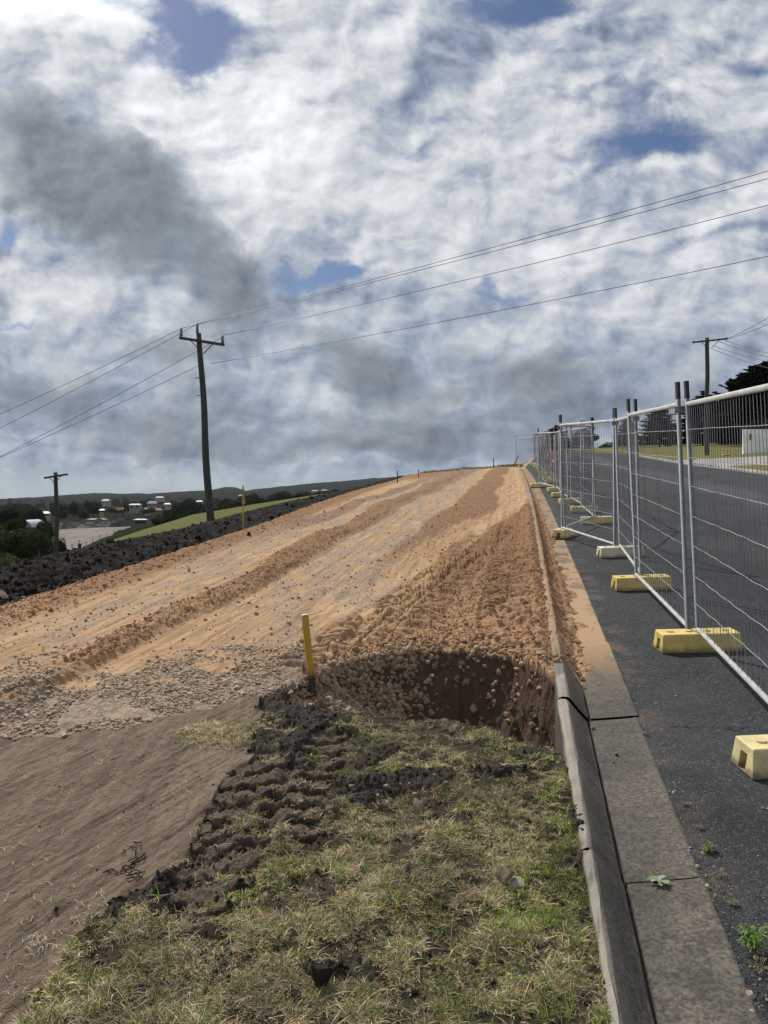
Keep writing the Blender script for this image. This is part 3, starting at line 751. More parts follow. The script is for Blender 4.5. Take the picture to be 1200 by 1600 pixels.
# lumps over the whole ramp and spill on the kerb
xs_, ys_, ss_ = [], [], []
x_, y_, a_, b_ = sample_px(r, 90000, -20, 900, 742, 1060); z_, zo_, at_ = terrain(x_, y_)
pr_ = (.02 + .45 * at_['rough'] + .10 * at_['grey']) * (1 - .85 * np.clip(at_['tread'] * 3, 0, 1)) * (zo_ == RAMP) + .22 * (zo_ == KERB) * (y_ > 5.15) * (at_['u'] < -.20) * (fbm(x_ * 4, y_ * 1.6, 2, 7) > -.05)
kp = (r.random(len(x_)) < pr_ * sst(y_, 40, 8) * .9 * (at_['cut'] < .05)) & (y_ < 30)
sz = np.clip(r.lognormal(math.log(.0085), .5, len(x_)), .004, .030) * (1 + y_ * .015)
so = scatter('fill_lumps', np.stack([x_, y_, z_ + sz * .2], 1)[kp], sz[kp], PEBS, rock_mat("orange_lump", (.26, .13, .06), (.42, .25, .14), (.36, .21, .11)), r)
tag(so, 'orange clay lumps and grit strewn over the rough strips of the fill', 'gravel', kind='stuff')
# face of the hole
x_ = r.uniform(-.5, 1.15, 9000); y_ = np.interp(x_, TX, TY) - r.uniform(-.02, .5, 9000); z_, zo_, at_ = terrain(x_, y_)
kp = (at_['cut'] > .5) & (r.random(len(x_)) < .02 + .09 * (fbm(x_ * 3, z_ * 5, 2, 77) > .12) + .30 * sst(x_, .25, -.3)); sz = np.clip(r.lognormal(math.log(.013), .5, len(x_)), .005, .035)
x2 = r.uniform(-.62, .50, 4200); y2 = np.interp(x2, TX, TY) - r.uniform(-.05, .34, 4200); z2, zo2, at2 = terrain(x2, y2)
k2 = (zo2 == RAMP) & (r.random(4200) < .62 * sst(x2, .45, -.15)); s2 = np.clip(r.lognormal(math.log(.021), .35, 4200), .010, .042)
so = scatter('heaped_rubble', np.stack([x2, y2, z2 + s2 * .25], 1)[k2], s2[k2], ROCKS, M_rock, r); tag(so, 'tan rubble packed down the left part of the cut face beside the marker post', 'gravel', kind='stuff')
so = scatter('embedded_stones', np.stack([x_, y_, z_ + sz * .1], 1)[kp], sz[kp], ROCKS, rock_mat("embedded_stone", (.09, .065, .05), (.24, .18, .13), (.12, .085, .06)), r); tag(so, 'brown stones stuck in the dark cut face of the hole', 'gravel', kind='stuff')
# black clods on bank
x_, y_, a_, b_ = sample_px(r, 16000, -30, 600, 740, 980); z_, zo_, at_ = terrain(x_, y_)
kp = (zo_ == BANK) & (r.random(len(x_)) < .42); sz = np.clip(r.lognormal(math.log(.020), .55, len(x_)), .008, .10)
so = scatter('soil_clods', np.stack([x_, y_, z_ + sz * .2], 1)[kp], sz[kp], PEBS, M_clod, r); tag(so, 'black topsoil clods tumbled over the long bank', 'soil clods', kind='stuff')
# clods & stones on verge soil
x_, y_, a_, b_ = sample_px(r, 26000, -20, 930, 1090, 1620, .04); z_, zo_, at_ = terrain(x_, y_)
kp = ((zo_ == VERGE) | (zo_ == TRACK)) & (r.random(len(x_)) < np.maximum(at_['soil'] * (1 - .75 * at_['prints']) * .8,   .10 * (zo_ == VERGE) + .004)); sz = np.clip(r.lognormal(math.log(.0050), .5, len(x_)), .002, .018)
so = scatter('soil_crumbs', np.stack([x_, y_, z_ + sz * .2], 1)[kp], sz[kp], PEBS, M_clod, r); tag(so, 'dark crumbs of torn up soil across the verge', 'soil clods', kind='stuff')
# grit on the asphalt edge
x_, y_, a_, b_ = sample_px(r, 5000, 860, 1260, 850, 1600); z_, zo_, at_ = terrain(x_, y_)
kp = (zo_ == ASPH) & (r.random(len(x_)) < .55 * np.exp(-at_['u'] / .09) + .012); sz = np.clip(r.lognormal(math.log(.0045), .5, len(x_)), .002, .02)
so = scatter('road_grit', np.stack([x_, y_, z_ + sz * .3], 1)[kp], sz[kp], PEBS, M_grey, r); tag(so, 'fine grit gathered where the asphalt meets the gutter', 'gravel', kind='stuff')

# single stones that can be picked out
def kerb_surf(x, y):
    u = x - float(xk(y)); return G * y + float(np.interp(u, [q[0] for q in prof[1:15]], [q[1] for q in prof[1:15]]))
ANG = [rock_shape(IC3, 60 + s_, 1) for s_ in range(4)]
ANG_me = [mesh_np('angular_stone', v_, f_, M_lime, False, link=False) for v_, f_ in ANG]
WH_me = [mesh_np('whitish_stone', v_, f_, M_white_st, False, link=False) for v_, f_ in ANG]
CL_me = [mesh_np('clod', v_, f_, M_clod, False, link=False) for v_, f_ in ANG]
def px_obj(px, py, s_, me, name, label, cat, group=None, gutter=False, sink=.3, flat=.8, h=0):
    x, y = on_plane(px, py, h)
    z = kerb_surf(x, y) if gutter else ground_z(x, y)
    return put_rock(x, y, z, s_, me, name, label, cat, group, sink, flat)
px_obj(938, 1071, .026, RM_me[1], 'stone', 'single tan stone in the gutter just below the orange spill', 'stone', gutter=True)
px_obj(929, 1136, .022, RM_me[2], 'stone', 'pale stone on the joint line beside the kerb face', 'stone', gutter=True)
px_obj(965, 1179, .017, RM_me[3], 'stone', 'brown stone mid gutter, larger of the touching pair', 'stone', gutter=True)
px_obj(961, 1190, .010, RM_me[4], 'stone', 'small dark stone mid gutter, smaller of the touching pair', 'stone', gutter=True)
px_obj(936, 1118, .010, RM_me[5], 'pebble', 'tiny pebble in the gutter above the first cross joint', 'pebble', gutter=True)
px_obj(1040, 1138, .011, RM_me[0], 'pebble', 'lone pale pebble on the asphalt near the gutter edge', 'pebble')
px_obj(955, 897, .022, RM_me[6], 'stone', 'grey stone on the asphalt before the second block', 'stone')
px_obj(934, 888, .020, RM_me[7], 'stone', 'brown stone on the asphalt left of the grey one', 'stone')
px_obj(1027, 957, .014, RM_me[1], 'pebble', 'small pebble on asphalt between the two yellow blocks', 'pebble')
px_obj(794, 1395, .062, WH_me[0], 'rock', 'angular pale brown rock half sunk in the grass', 'rock', sink=.1, h=.08)
px_obj(812, 1410, .034, ANG_me[1], 'rock', 'small rock chip touching the angular rock in the grass', 'rock', sink=.2, h=.06)
px_obj(568, 1238, .030, WH_me[2], 'stone', 'pale upright stone standing in the black soil patch', 'stone', h=.05, sink=.1)
px_obj(550, 1243, .022, ANG_me[3], 'stone', 'grey stone just left of the pale upright stone in black soil', 'stone', h=.05)
for k_, (a_, b_, s_) in enumerate([(605, 1246, .026), (612, 1262, .014), (640, 1248, .022), (655, 1243, .026), (650, 1262, .03), (662, 1272, .022), (680, 1240, .018), (694, 1254, .028), (702, 1232, .016), (545, 1232, .016), (625, 1240, .015), (590, 1255, .012)]):
    px_obj(a_, b_, s_, (ANG_me + WH_me[:2])[k_ % 6], 'stone', 'grey stone in the row lying in the black soil patch', 'stone', 'grey stones lying in the black soil patch', h=.05, sink=.1)
px_obj(655, 1280, .044, WH_me[1], 'rock', 'flat pale topped rock at the foot of the stone row', 'rock', h=.05, sink=.08, flat=.6)
px_obj(500, 1566, .068, CL_me[0], 'clod', 'big black clod in the grass at the bottom edge', 'clod', h=.05, sink=.15)
px_obj(462, 1576, .038, CL_me[2], 'clod', 'smaller black clod left of the big one', 'clod', h=.05)
px_obj(388, 845, .05, CL_me[1], 'clod', 'black clod lying alone on the pale orange fill', 'clod')
px_obj(70, 895, .10, CL_me[3], 'clod', 'large black boulder of soil on the near bank', 'clod', sink=.3)
px_obj(33, 943, .07, ANG_me[0], 'rock', 'pale broken rock at the foot of the soil bank', 'rock')
px_obj(5, 940, .12, ANG_me[2], 'rock', 'grey rock slab on the soil bank at the left frame edge', 'rock', flat=.5)
for k_, (a_, b_, s_) in enumerate([(903, 1000, .032), (895, 1040, .030), (905, 1046, .034), (912, 1052, .026), (900, 1056, .022), (890, 1030, .026), (908, 1030, .022), (915, 1064, .018), (880, 1048, .03), (872, 1052, .034),
                                    (868, 1044, .03), (898, 1022, .022), (888, 1012, .02), (905, 1012, .015), (918, 1040, .014), (893, 985, .022), (900, 972, .02), (885, 960, .02)]):
    x, y = on_plane(a_, b_, .05)
    put_rock(x, y, max(ground_z(x, y), kerb_surf(x, y) if x - float(xk(y)) > -.5 else -9), s_, random.choice(RM_me), 'stone', 'orange tan stone spilled from the fill over the kerb', 'stone', 'stones spilled over the kerb', .15)

# ------------------------------------------------------------------ grass blades
def blades(name, x, y, z, h, wd, col, lean, mat, r, segs=3):
    n_ = len(x); th = r.uniform(0, 2 * np.pi, n_); ld = r.uniform(0, 2 * np.pi, n_)
    V = np.zeros((n_, 2 * segs + 1, 3)); tt = np.linspace(0, 1, segs + 1)
    for s_ in range(segs + 1):
        q = tt[s_]; off_ = lean * h * q ** 1.7; up_ = h * q * (1 - .45 * np.clip(lean, 0, 1.6) * q)
        cx = x + np.cos(ld) * off_; cy = y + np.sin(ld) * off_; cz = z + up_
        ww = wd * (1 - q) ** .6 * .5
        if s_ < segs:
            V[:, 2 * s_, 0] = cx - np.cos(th) * ww; V[:, 2 * s_, 1] = cy - np.sin(th) * ww; V[:, 2 * s_, 2] = cz
            V[:, 2 * s_ + 1, 0] = cx + np.cos(th) * ww; V[:, 2 * s_ + 1, 1] = cy + np.sin(th) * ww; V[:, 2 * s_ + 1, 2] = cz
        else: V[:, -1, 0] = cx; V[:, -1, 1] = cy; V[:, -1, 2] = cz
    k_ = 2 * segs + 1; base = (np.arange(n_) * k_)[:, None]
    T_ = []
    for s_ in range(segs - 1): T_ += [[2 * s_, 2 * s_ + 1, 2 * s_ + 3], [2 * s_, 2 * s_ + 3, 2 * s_ + 2]]
    T_.append([2 * segs - 2, 2 * segs - 1, 2 * segs]); T_ = np.array(T_)
    F = (T_[None] + base[:, :, None]).reshape(-1, 3)
    return mesh_np(name, V.reshape(-1, 3), F, mat, True, cols=np.repeat(col, k_, 0))
def blade_mat():
    m, t, b = new_mat("grass_blade"); c = t.attr('tint').outputs['Color']
    t.l.new(c, b.inputs['Base Color']); b.inputs['Roughness'].default_value = .6; b.inputs['Specular IOR Level'].default_value = .25
    tr = t.node('ShaderNodeBsdfTranslucent'); t.l.new(c, tr.inputs[0]); mx = t.node('ShaderNodeMixShader'); mx.inputs[0].default_value = .22
    out = [q for q in t.n if q.type == 'OUTPUT_MATERIAL'][0]
    t.l.new(b.outputs[0], mx.inputs[1]); t.l.new(tr.outputs[0], mx.inputs[2]); t.l.new(mx.outputs[0], out.inputs[0]); return m
M_blade = blade_mat()
def grass_field(name, n_, box, zone, r, hscale=1.0, dry=.5, keep=None, hmean=.0150, per=12):
    x_, y_, a_, b_ = sample_px(r, n_, *box, .05); z_, zo_, at_ = terrain(x_, y_)
    pr_ = np.clip(1 - 1.05 * at_['soil'], 0.0, 1) * (.03 + .97 * sst(fbm(x_ * 6, y_ * 6, 4, 151, .7), -.22, .16))
    if keep is not None: pr_ = keep(x_, y_, a_, b_, pr_)
    kp = np.isin(zo_, zone) & (r.random(n_) < pr_) & (at_['u'] < -.455)
    x_, y_, z_, a_, b_ = [np.repeat(q[kp], per) for q in (x_, y_, z_, a_, b_)]; n_ = len(x_); nt = n_ // per
    x0, y0 = x_.copy(), y_.copy()
    x_ = x_ + r.normal(size=n_) * .006; y_ = y_ + r.normal(size=n_) * .006
    g = sst(fbm(x0 * 2.6, y0 * 2.6, 3, 161) + .45 * sst(a_, 720, 880) * sst(b_, 1150, 1250) + .02, .0, .45) * (1 - dry * .5)
    tg = np.repeat(r.random(nt), per) < (.10 + .75 * g) * (1.6 - 1.5 * dry)
    isg = np.where(tg, r.random(n_) < .80, r.random(n_) < .06)
    tone = np.repeat(r.uniform(.40, 1.5, nt), per)[:, None] * (.75 + .5 * sst(fbm(x0 * 3.3, y0 * 3.3, 3, 171), -.3, .3))[:, None]
    gc = np.stack([r.uniform(.11, .19, n_), r.uniform(.175, .30, n_), r.uniform(.012, .032, n_)], 1) * tone
    dc = np.stack([r.uniform(.40, .62, n_), r.uniform(.33, .50, n_), r.uniform(.18, .32, n_)], 1) * r.uniform(.35, 1.15, n_)[:, None] * tone * (1.25 if dry > .9 else 1)
    col = np.where(isg[:, None], gc, dc)
    h = np.clip(r.lognormal(math.log(hmean), .45, n_), .008, .085) * hscale * np.where(isg, 1.0, 1.0) * (.6 + .8 * sst(fbm(x0 * 5, y0 * 5, 2, 165), -.3, .3))
    lean = np.where(isg, r.uniform(.2, 1.0, n_), r.uniform(.3, 1.7, n_)); wd = r.uniform(.0020, .0046, n_)
    return blades(name, x_, y_, z_ - .003, h, wd, col, lean, M_blade, r)
r = np.random.default_rng(23)
g_ = grass_field('grass', 70000, (20, 960, 1100, 1720), [VERGE], r); tag(g_, 'short mixed green and straw grass on the near verge', 'grass', kind='stuff')
g_ = grass_field('dry_grass', 3500, (270, 450, 1095, 1175), [TRACK, VERGE], r, 1.1, 1.0, lambda x, y, a, b, p: sst(np.hypot((a - 350 + (b - 1140) * 1.2) / 85, (b - 1138) / 22) + .3 * fbm(x * 6, y * 6, 2, 9), 1.1, .6)); tag(g_, 'pale dead grass patch on the brown track above the tyre prints', 'grass', kind='stuff')
# loose straw on the track
n_ = 420; x_, y_, a_, b_ = sample_px(r, n_, -20, 420, 1150, 1620); z_, zo_, at_ = terrain(x_, y_)
kp = (zo_ == TRACK)
segs_ = []
for q in np.nonzero(kp)[0]:
    L = random.uniform(.01, .05) ; an = random.uniform(0, 6.28); cv = random.uniform(-1.2, 1.2)
    if random.random() > .5 and b_[q] < 1380: continue
    segs_.append([(x_[q] + L * s_ * math.cos(an + cv * s_), y_[q] + L * s_ * math.sin(an + cv * s_), z_[q] + .004 + .006 * math.sin(3 * s_)) for s_ in (0, .35, .7, 1)])
for cx, cy, n2 in ((58, 1478, 26), (290, 1345, 8), (160, 1200, 10), (285, 1240, 6), (340, 1345, 8), (120, 1440, 12), (310, 1303, 4)):
    for _ in range(n2):
        x0, y0 = on_plane(cx + random.gauss(0, 13), cy + random.gauss(0, 9)); z0 = ground_z(x0, y0); L = random.uniform(.02, .05); an = random.uniform(0, 6.28); cv = random.uniform(-2, 2)
        segs_.append([(x0 + L * s_ * math.cos(an + cv * s_), y0 + L * s_ * math.sin(an + cv * s_), z0 + .005 + random.uniform(.002, .012) * math.sin(3 * s_)) for s_ in (0, .35, .7, 1)])
v_, f_ = tubes_np(segs_, .0011, 4)
def flat_mat(name, col, rough=.7, metal=0, noise_amt=.25, nscale=12, bump=.0, spec=.3):
    m, t, b = new_mat(name); p = objco(t); n1 = t.noise(p, nscale, 5, .65)
    c = t.mix(t.ramp(n1, .3, .7), tuple(q * (1 - noise_amt) for q in col), tuple(min(1, q * (1 + noise_amt)) for q in col))
    t.l.new(c, b.inputs['Base Color']); b.inputs['Roughness'].default_value = rough; b.inputs['Metallic'].default_value = metal
    b.inputs['Specular IOR Level'].default_value = spec
    if bump: t.l.new(t.bump(t.noise(p, nscale * 4, 4, .6), bump, .01), b.inputs['Normal'])
    return m
M_straw = flat_mat("straw", (.46, .41, .28), .7)
so = mesh_np('straw', v_, f_, M_straw); tag(so, 'loose pale straw scattered over the brown track', 'straw', kind='stuff')
# dark twig bits
segs_ = []
for _ in range(16):
    x0, y0 = on_plane(random.gauss(193, 12), random.gauss(1360, 14)); z0 = ground_z(x0, y0); L = random.uniform(.03, .09); an = random.gauss(1.0, .9)
    segs_.append([(x0, y0, z0 + .004), (x0 + L * .5 * math.cos(an), y0 + L * .5 * math.sin(an), z0 + .014), (x0 + L * math.cos(an + .5), y0 + L * math.sin(an + .5), z0 + .008)])
v_, f_ = tubes_np(segs_, .0022, 5); tag(mesh_np('root_tangle', v_, f_, M_clod), 'black tangle of dry roots on the brown track', 'roots')

# weeds
def weed(px, py, n_, L, wd, cols, label, cat, up=.35, surf=None, name='weed'):
    x, y = on_plane(px, py); z = kerb_surf(x, y) if surf else ground_z(x, y)
    V = []; F = []; C = []
    for k_ in range(n_):
        an = 2 * math.pi * k_ / n_ + random.uniform(-.3, .3); l = L * random.uniform(.6, 1.1); u_ = up * random.uniform(.5, 1.5); b0 = len(V)
        d = Vector((math.cos(an), math.sin(an), 0)); sd_ = Vector((-math.sin(an), math.cos(an), 0)); co = random.choice(cols)
        for q, wf in ((0, .15), (.35, .35), (.6, .95), (.82, .85), (1, .15)):
            c0 = Vector((0, 0, .002)) + d * l * q + Vector((0, 0, 1)) * l * u_ * math.sin(q * 2.2)
            V += [c0 - sd_ * wd * wf * .5, c0 + sd_ * wd * wf * .5]; C += [co, co]
        for s_ in range(4): F.append((b0 + 2 * s_, b0 + 2 * s_ + 1, b0 + 2 * s_ + 3, b0 + 2 * s_ + 2))
    o = mesh_np(name, np.array([tuple(q) for q in V]), np.array(F), M_blade, True, cols=np.array(C)); o.location = (x, y, z); return tag(o, label, cat)
weed(1033, 1381, 13, .05, .018, [(.22, .28, .16), (.28, .33, .22), (.16, .22, .11)], 'flat rosette weed growing in the gutter cross joint', 'weed', .3, True)
weed(1185, 1500, 90, .055, .006, [(.12, .22, .03), (.18, .28, .05), (.09, .15, .03)], 'bright green weed tuft at the gutter edge, lower right', 'weed', 1.3)
weed(1112, 1335, 50, .035, .006, [(.10, .13, .04), (.20, .19, .08), (.12, .10, .06)], 'low mossy weed on asphalt beside the gutter joint', 'weed', .7)
weed(1130, 1375, 26, .03, .003, [(.20, .15, .08), (.28, .22, .13)], 'dry brown weed on asphalt below the mossy one', 'weed', .8)

for k_, (a_, b_, L_, lb_) in enumerate([(1098, 1300, .020, 'tiny dry weed on the gutter edge above the mossy weed'), (1150, 1420, .022, 'sparse brown weed on the gutter edge under the dry one'), (1168, 1466, .026, 'small green brown weed just above the bright tuft'),
        (1010, 1150, .018, 'little grey weed where the gutter meets asphalt, by the first joint'), (1075, 1262, .018, 'speck of weed at the gutter edge, midway down'), (1196, 1530, .040, 'green weed partly cut by the right edge below the bright tuft')]):
    weed(a_, b_, 26, L_, .004, [(.10, .13, .04), (.20, .17, .09), (.14, .10, .06)], lb_, 'weed', .7)
# ------------------------------------------------------------------ fence
M_galv = flat_mat("galvanised_steel", (.12, .128, .14), .62, .25, .2, 9, .15, .4)
M_galvt = flat_mat("sunlit_rail_steel", (.36, .36, .35), .5, .15, .15, 9, .1, .4)  # rails paler than the posts: sunlight on them put into the colour
M_wmesh = flat_mat("galvanised_wire", (.26, .265, .27), .5, .3, .15, 9, 0, .5)
M_vert = flat_mat("backlit_wire", (.13, .135, .145), .75, .0, .15, 9, 0, .15)  # upright wires, backlit shade put into the colour, darker than the horizontals
M_dark = flat_mat("black_plastic_cap", (.022, .023, .026), .7, spec=.08)
M_clamp = flat_mat("clamp_steel", (.12, .125, .13), .5, .6)
PL, PH = 2.30, 2.02
def panel_meshes():
    v, f = tubes_np([[(0, 0, .02), (0, 0, PH)]], .0185, 12); post = mesh_np('post', v, f, M_galv, link=False)
    v, f = tubes_np([[(0, 0, 0), (0, 0, .135)]], .0205, 12); cap = mesh_np('post_cap', v, f, M_dark, link=False)
    v, f = tubes_np([[(0, 0, PH - .10), (PL, 0, PH - .10)]], .0190, 12); top = mesh_np('top_rail', v, f, M_galvt, link=False)
    v, f = tubes_np([[(0, 0, .13), (PL, 0, .13)]], .0180, 12); bot = mesh_np('bottom_rail', v, f, M_galvt, link=False)
    vs_ = []
    n_ = 33
    for i_ in range(1, n_):
        x = PL * i_ / n_; vs_.append([(x, .006 * math.sin(i_ * 2.1), .13), (x + .003 * math.sin(i_ * 1.3), .014 * math.sin(i_ * .7), 1.0), (x, 0, PH - .1)])
    v1, f1 = tubes_np(vs_, .0021, 5)
    hs_ = []
    for k_, z in enumerate((.34, .56, .80, 1.04, 1.28, 1.50, 1.72)):
        hs_.append([(PL * s_ / 24, .006 + .004 * math.sin(s_ * 1.7 + k_), z + .0008 * math.sin(s_ * .9 + k_ * 2) + (.003 * math.sin(s_ * .22 + k_ * 1.7))) for s_ in range(25)])
    v2, f2 = tubes_np(hs_, .0028, 5)
    wires = mesh_np('wire_mesh', np.concatenate([v1, v2]), np.concatenate([f1, f2 + len(v1)]), M_wmesh, link=False)
    wires.materials.append(M_vert); mi = np.zeros(len(wires.polygons), np.int32); mi[:len(f1)] = 1; wires.polygons.foreach_set('material_index', mi)
    bm = bmesh.new()
    for dx_ in (-.045, .045):
        bmesh.ops.create_cone(bm, cap_ends=True, segments=14, radius1=.028, radius2=.028, depth=.05, matrix=Matrix.Translation((dx_, 0, 0)))
    bmesh.ops.create_cube(bm, size=1, matrix=Matrix.Translation((0, 0, 0)) @ Matrix.Diagonal((.07, .014, .046, 1)))
    bmesh.ops.create_cone(bm, cap_ends=True, segments=6, radius1=.011, radius2=.011, depth=.06, matrix=Matrix.Rotation(R(90), 4, 'X'))
    cl = bpy.data.meshes.new('clamp'); bm.to_mesh(cl); bm.free(); cl.materials.append(M_clamp)
    return post, cap, top, bot, wires, cl
ME_post, ME_cap, ME_top, ME_bot, ME_wire, ME_clamp = panel_meshes()
FG = 'temporary fence panels along the gutter'
def empty(name, loc):
    o = bpy.data.objects.new(name, None); COL.objects.link(o); o.location = loc; o.empty_display_size = .2; return o
def child(name, me, par, loc=(0, 0, 0), rot=(0, 0, 0)):
    o = bpy.data.objects.new(name, me); COL.objects.link(o); o.parent = par; o.location = loc; o.rotation_euler = rot; return o
def road_z(x, y): return ground_z(x, y) if x - float(xk(y)) > .0 or y > 47 else max(ground_z(x, y), kerb_surf(x, y) if x - float(xk(y)) > -.5 else -9)
def fence_panel(A, B, label, lean=1.8, clamp=True, side=0.0, capB=True):
    a = Vector((A[0], A[1], road_z(*A) + .05)); b = Vector((B[0], B[1], road_z(*B) + .05)); d = b - a
    nrm = Vector((-d.y, d.x, 0)).normalized(); a += nrm * side; b += nrm * side
    dn = d.normalized(); gapE = .045; a += dn * gapE; L = d.length - 2 * gapE
    o = empty('temporary_fence', a)
    xa = dn; ya = Vector((0, 0, 1)).cross(xa).normalized(); za = Vector((0, 0, 1))
    ya2 = (ya - Vector((0, 0, 0))); 
    # rigid panel: x along the slope, leaning a little sideways
    zz = xa.cross(ya).normalized()
    m = Matrix((xa, ya, zz)).transposed().to_4x4()
    m = Matrix.Translation(a) @ m @ Matrix.Rotation(R(lean), 4, 'X') @ Matrix.Diagonal((L / PL, 1, 1, 1))
    o.matrix_world = m
    tag(o, label, 'temporary fence', FG)
    child('post', ME_post, o); child('post', ME_post, o, (PL, 0, 0)); child('post_cap', ME_cap, o, (0, 0, PH - .055)); child('post_cap', ME_cap, o, (PL, 0, PH - .055))
    child('top_rail', ME_top, o); child('bottom_rail', ME_bot, o); child('wire_mesh', ME_wire, o)
    if clamp: child('clamp', ME_clamp, o, (-.045, 0, PH - .14))
    return o
def cream(name, col):
    m, t, b = new_mat(name); p = objco(t); s_ = t.node('ShaderNodeSeparateXYZ'); t.l.new(p, s_.inputs[0])
    wp = pos(t); n1 = t.noise(wp, 6, 6, .7); n2 = t.noise(wp, 45, 5, .7); scr = t.noise(t.v('MULTIPLY', p, (6, 90, 60)), 3, 4, .7)
    c = t.mix(t.ramp(n1, .3, .7), tuple(q * .82 for q in col), tuple(min(1, q * 1.1) for q in col))
    c = t.mix(t.m('MULTIPLY', t.ramp(scr, .58, .66), .5), c, tuple(q * .45 for q in col))
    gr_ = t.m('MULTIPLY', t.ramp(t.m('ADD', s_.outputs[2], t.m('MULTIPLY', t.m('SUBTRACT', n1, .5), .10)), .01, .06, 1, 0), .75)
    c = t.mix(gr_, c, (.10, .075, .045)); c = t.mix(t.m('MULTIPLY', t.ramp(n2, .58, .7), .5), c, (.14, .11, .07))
    t.l.new(c, b.inputs['Base Color']); b.inputs['Roughness'].default_value = .6; b.inputs['Specular IOR Level'].default_value = .3
    t.l.new(t.bump(t.m('ADD', n2, t.m('MULTIPLY', n1, 1.5)), .45, .006), b.inputs['Normal']); return m
M_yel = cream("yellow_plastic", (.62, .47, .16)); M_yel2 = cream("faded_yellow_plastic", (.62, .52, .27)); M_crm = cream("cream_plastic", (.58, .54, .40))
def block_mesh(mat):
    bm = bmesh.new(); bmesh.ops.create_cube(bm, size=1, matrix=Matrix.Diagonal((.64, .235, .15, 1)) @ Matrix.Translation((0, 0, .5)))
    for q in bm.verts:
        if q.co.z > .1: q.co.x *= .955; q.co.y *= .80
    bm.faces.ensure_lookup_table()
    ends = [q for q in bm.faces if abs(q.normal.x) > .8]
    for e in ends:
        res = bmesh.ops.inset_region(bm, faces=[e], thickness=.03, depth=0)
        sgn = 1 if e.normal.x > 0 else -1
        for q in e.verts:
            q.co.y = .034 if q.co.y > 0 else -.034
            q.co.z = .006 if q.co.z < .075 else .10
        ex = bmesh.ops.extrude_discrete_faces(bm, faces=[e])['faces'][0]
        for q in ex.verts: q.co.x -= sgn * .09
    geom = [q for q in bm.edges if q.calc_length() > .08 and len(q.link_faces) == 2 and q.calc_face_angle(0) > .6 and min(v.co.z for v in q.verts) > -.01]
    bmesh.ops.bevel(bm, geom=geom, offset=.010, segments=3, affect='EDGES', profile=.6)
    # post sockets and lifting pads on top
    for dx_ in (-.22, -.075, .075, .22):
        bmesh.ops.create_cone(bm, cap_ends=True, segments=14, radius1=.030, radius2=.027, depth=.012, matrix=Matrix.Translation((dx_, 0, .154)))
    bmesh.ops.recalc_face_normals(bm, faces=bm.faces)
    me = bpy.data.meshes.new('fence_foot'); bm.to_mesh(me); bm.free(); me.materials.append(mat)
    for q in me.polygons: q.use_smooth = False
    return me
BLK = {k_: block_mesh(m_) for k_, m_ in (('y', M_yel), ('f', M_yel2), ('c', M_crm))}
def foot(x, y, kind, label, rot=0, dx_=0):
    o = bpy.data.objects.new('ballast_block', BLK[kind]); COL.objects.link(o); x += dx_
    zc = road_z(x, y); o.location = (x, y, zc + .002)
    o.rotation_euler = (R(4.0), R(-1.8), R(rot)); return tag(o, label, 'fence block', 'plastic blocks holding up the temporary fence')
J = [(2.12, 3.92), (2.50, 6.18), (2.90, 8.72), (3.40, 11.15), (3.16, 13.55), (4.28, 15.55), (4.66, 18.0), (4.98, 20.6), (5.33, 23.1), (5.72, 25.6), (5.68, 28.1),
     (6.62, 30.3), (7.05, 32.8), (7.5, 35.2), (7.95, 37.7), (8.4, 40.2), (8.85, 42.7), (9.25, 45.2), (9.6, 47.7), (10.0, 50.2), (10.35, 52.8), (9.42, 55.2)]
pl = {0: 'nearest galvanised fence panel, cut by the right frame edge', 1: 'fence panel between the two nearest double posts that show whole', 2: 'narrow looking fence panel ending at the cream foot',
      3: 'fence panel swinging left to the foot on the gutter', 4: 'fence panel running back from the gutter foot to the wide pale foot'}
fence_panel((1.86, 1.7), J[0], 'fence panel standing right beside the camera, outside the frame', clamp=False)
for i_ in range(len(J) - 1):
    lab = pl[i_] if i_ in pl else ('fence panel standing alone at the top of the kerb, farthest left' if i_ == len(J) - 2 else
          'thin galvanised fence panel, %s in the far run beyond the gutter foot' % ['first', 'second', 'third', 'fourth', 'fifth', 'sixth', 'seventh', 'eighth', 'ninth', 'tenth', 'eleventh', 'twelfth', 'thirteenth', 'fourteenth', 'fifteenth'][i_ - 5])
    fence_panel(J[i_], J[i_ + 1], lab, side=.03 if i_ % 2 else -.03, lean=(-3.9, -3.6, -2.6, -2.2)[i_] if i_ < 4 else random.uniform(-2.4, -.6))
bl = ['nearest yellow fence foot, cut by the right frame edge', 'big yellow fence foot under the nearest full double post', 'yellow fence foot under the second double post',
      'cream white fence foot behind the yellow ones', 'small yellow fence foot sitting on the orange stained gutter', 'wide pale yellow fence foot under the double post behind the gutter foot']
kinds = 'fyycfffffffffffffffff'
ords = ['first', 'second', 'third', 'fourth', 'fifth', 'sixth', 'seventh', 'eighth', 'ninth', 'tenth', 'eleventh', 'twelfth', 'thirteenth', 'fourteenth', 'fifteenth', 'sixteenth']
for i_, q in enumerate(J):
    lab = bl[i_] if i_ < 6 else 'pale yellow fence foot, %s in the far row after the wide one' % ords[i_ - 6]
    foot(q[0], q[1], kinds[min(i_, 20)], lab, [2, -1, 0, 3, 24, -4, 3, -3][i_ % 8] if i_ != 4 and i_ < 6 else (62 if i_ == 4 else random.uniform(-6, 6)), dx_=.03 if i_ not in (4, 10) else 0)

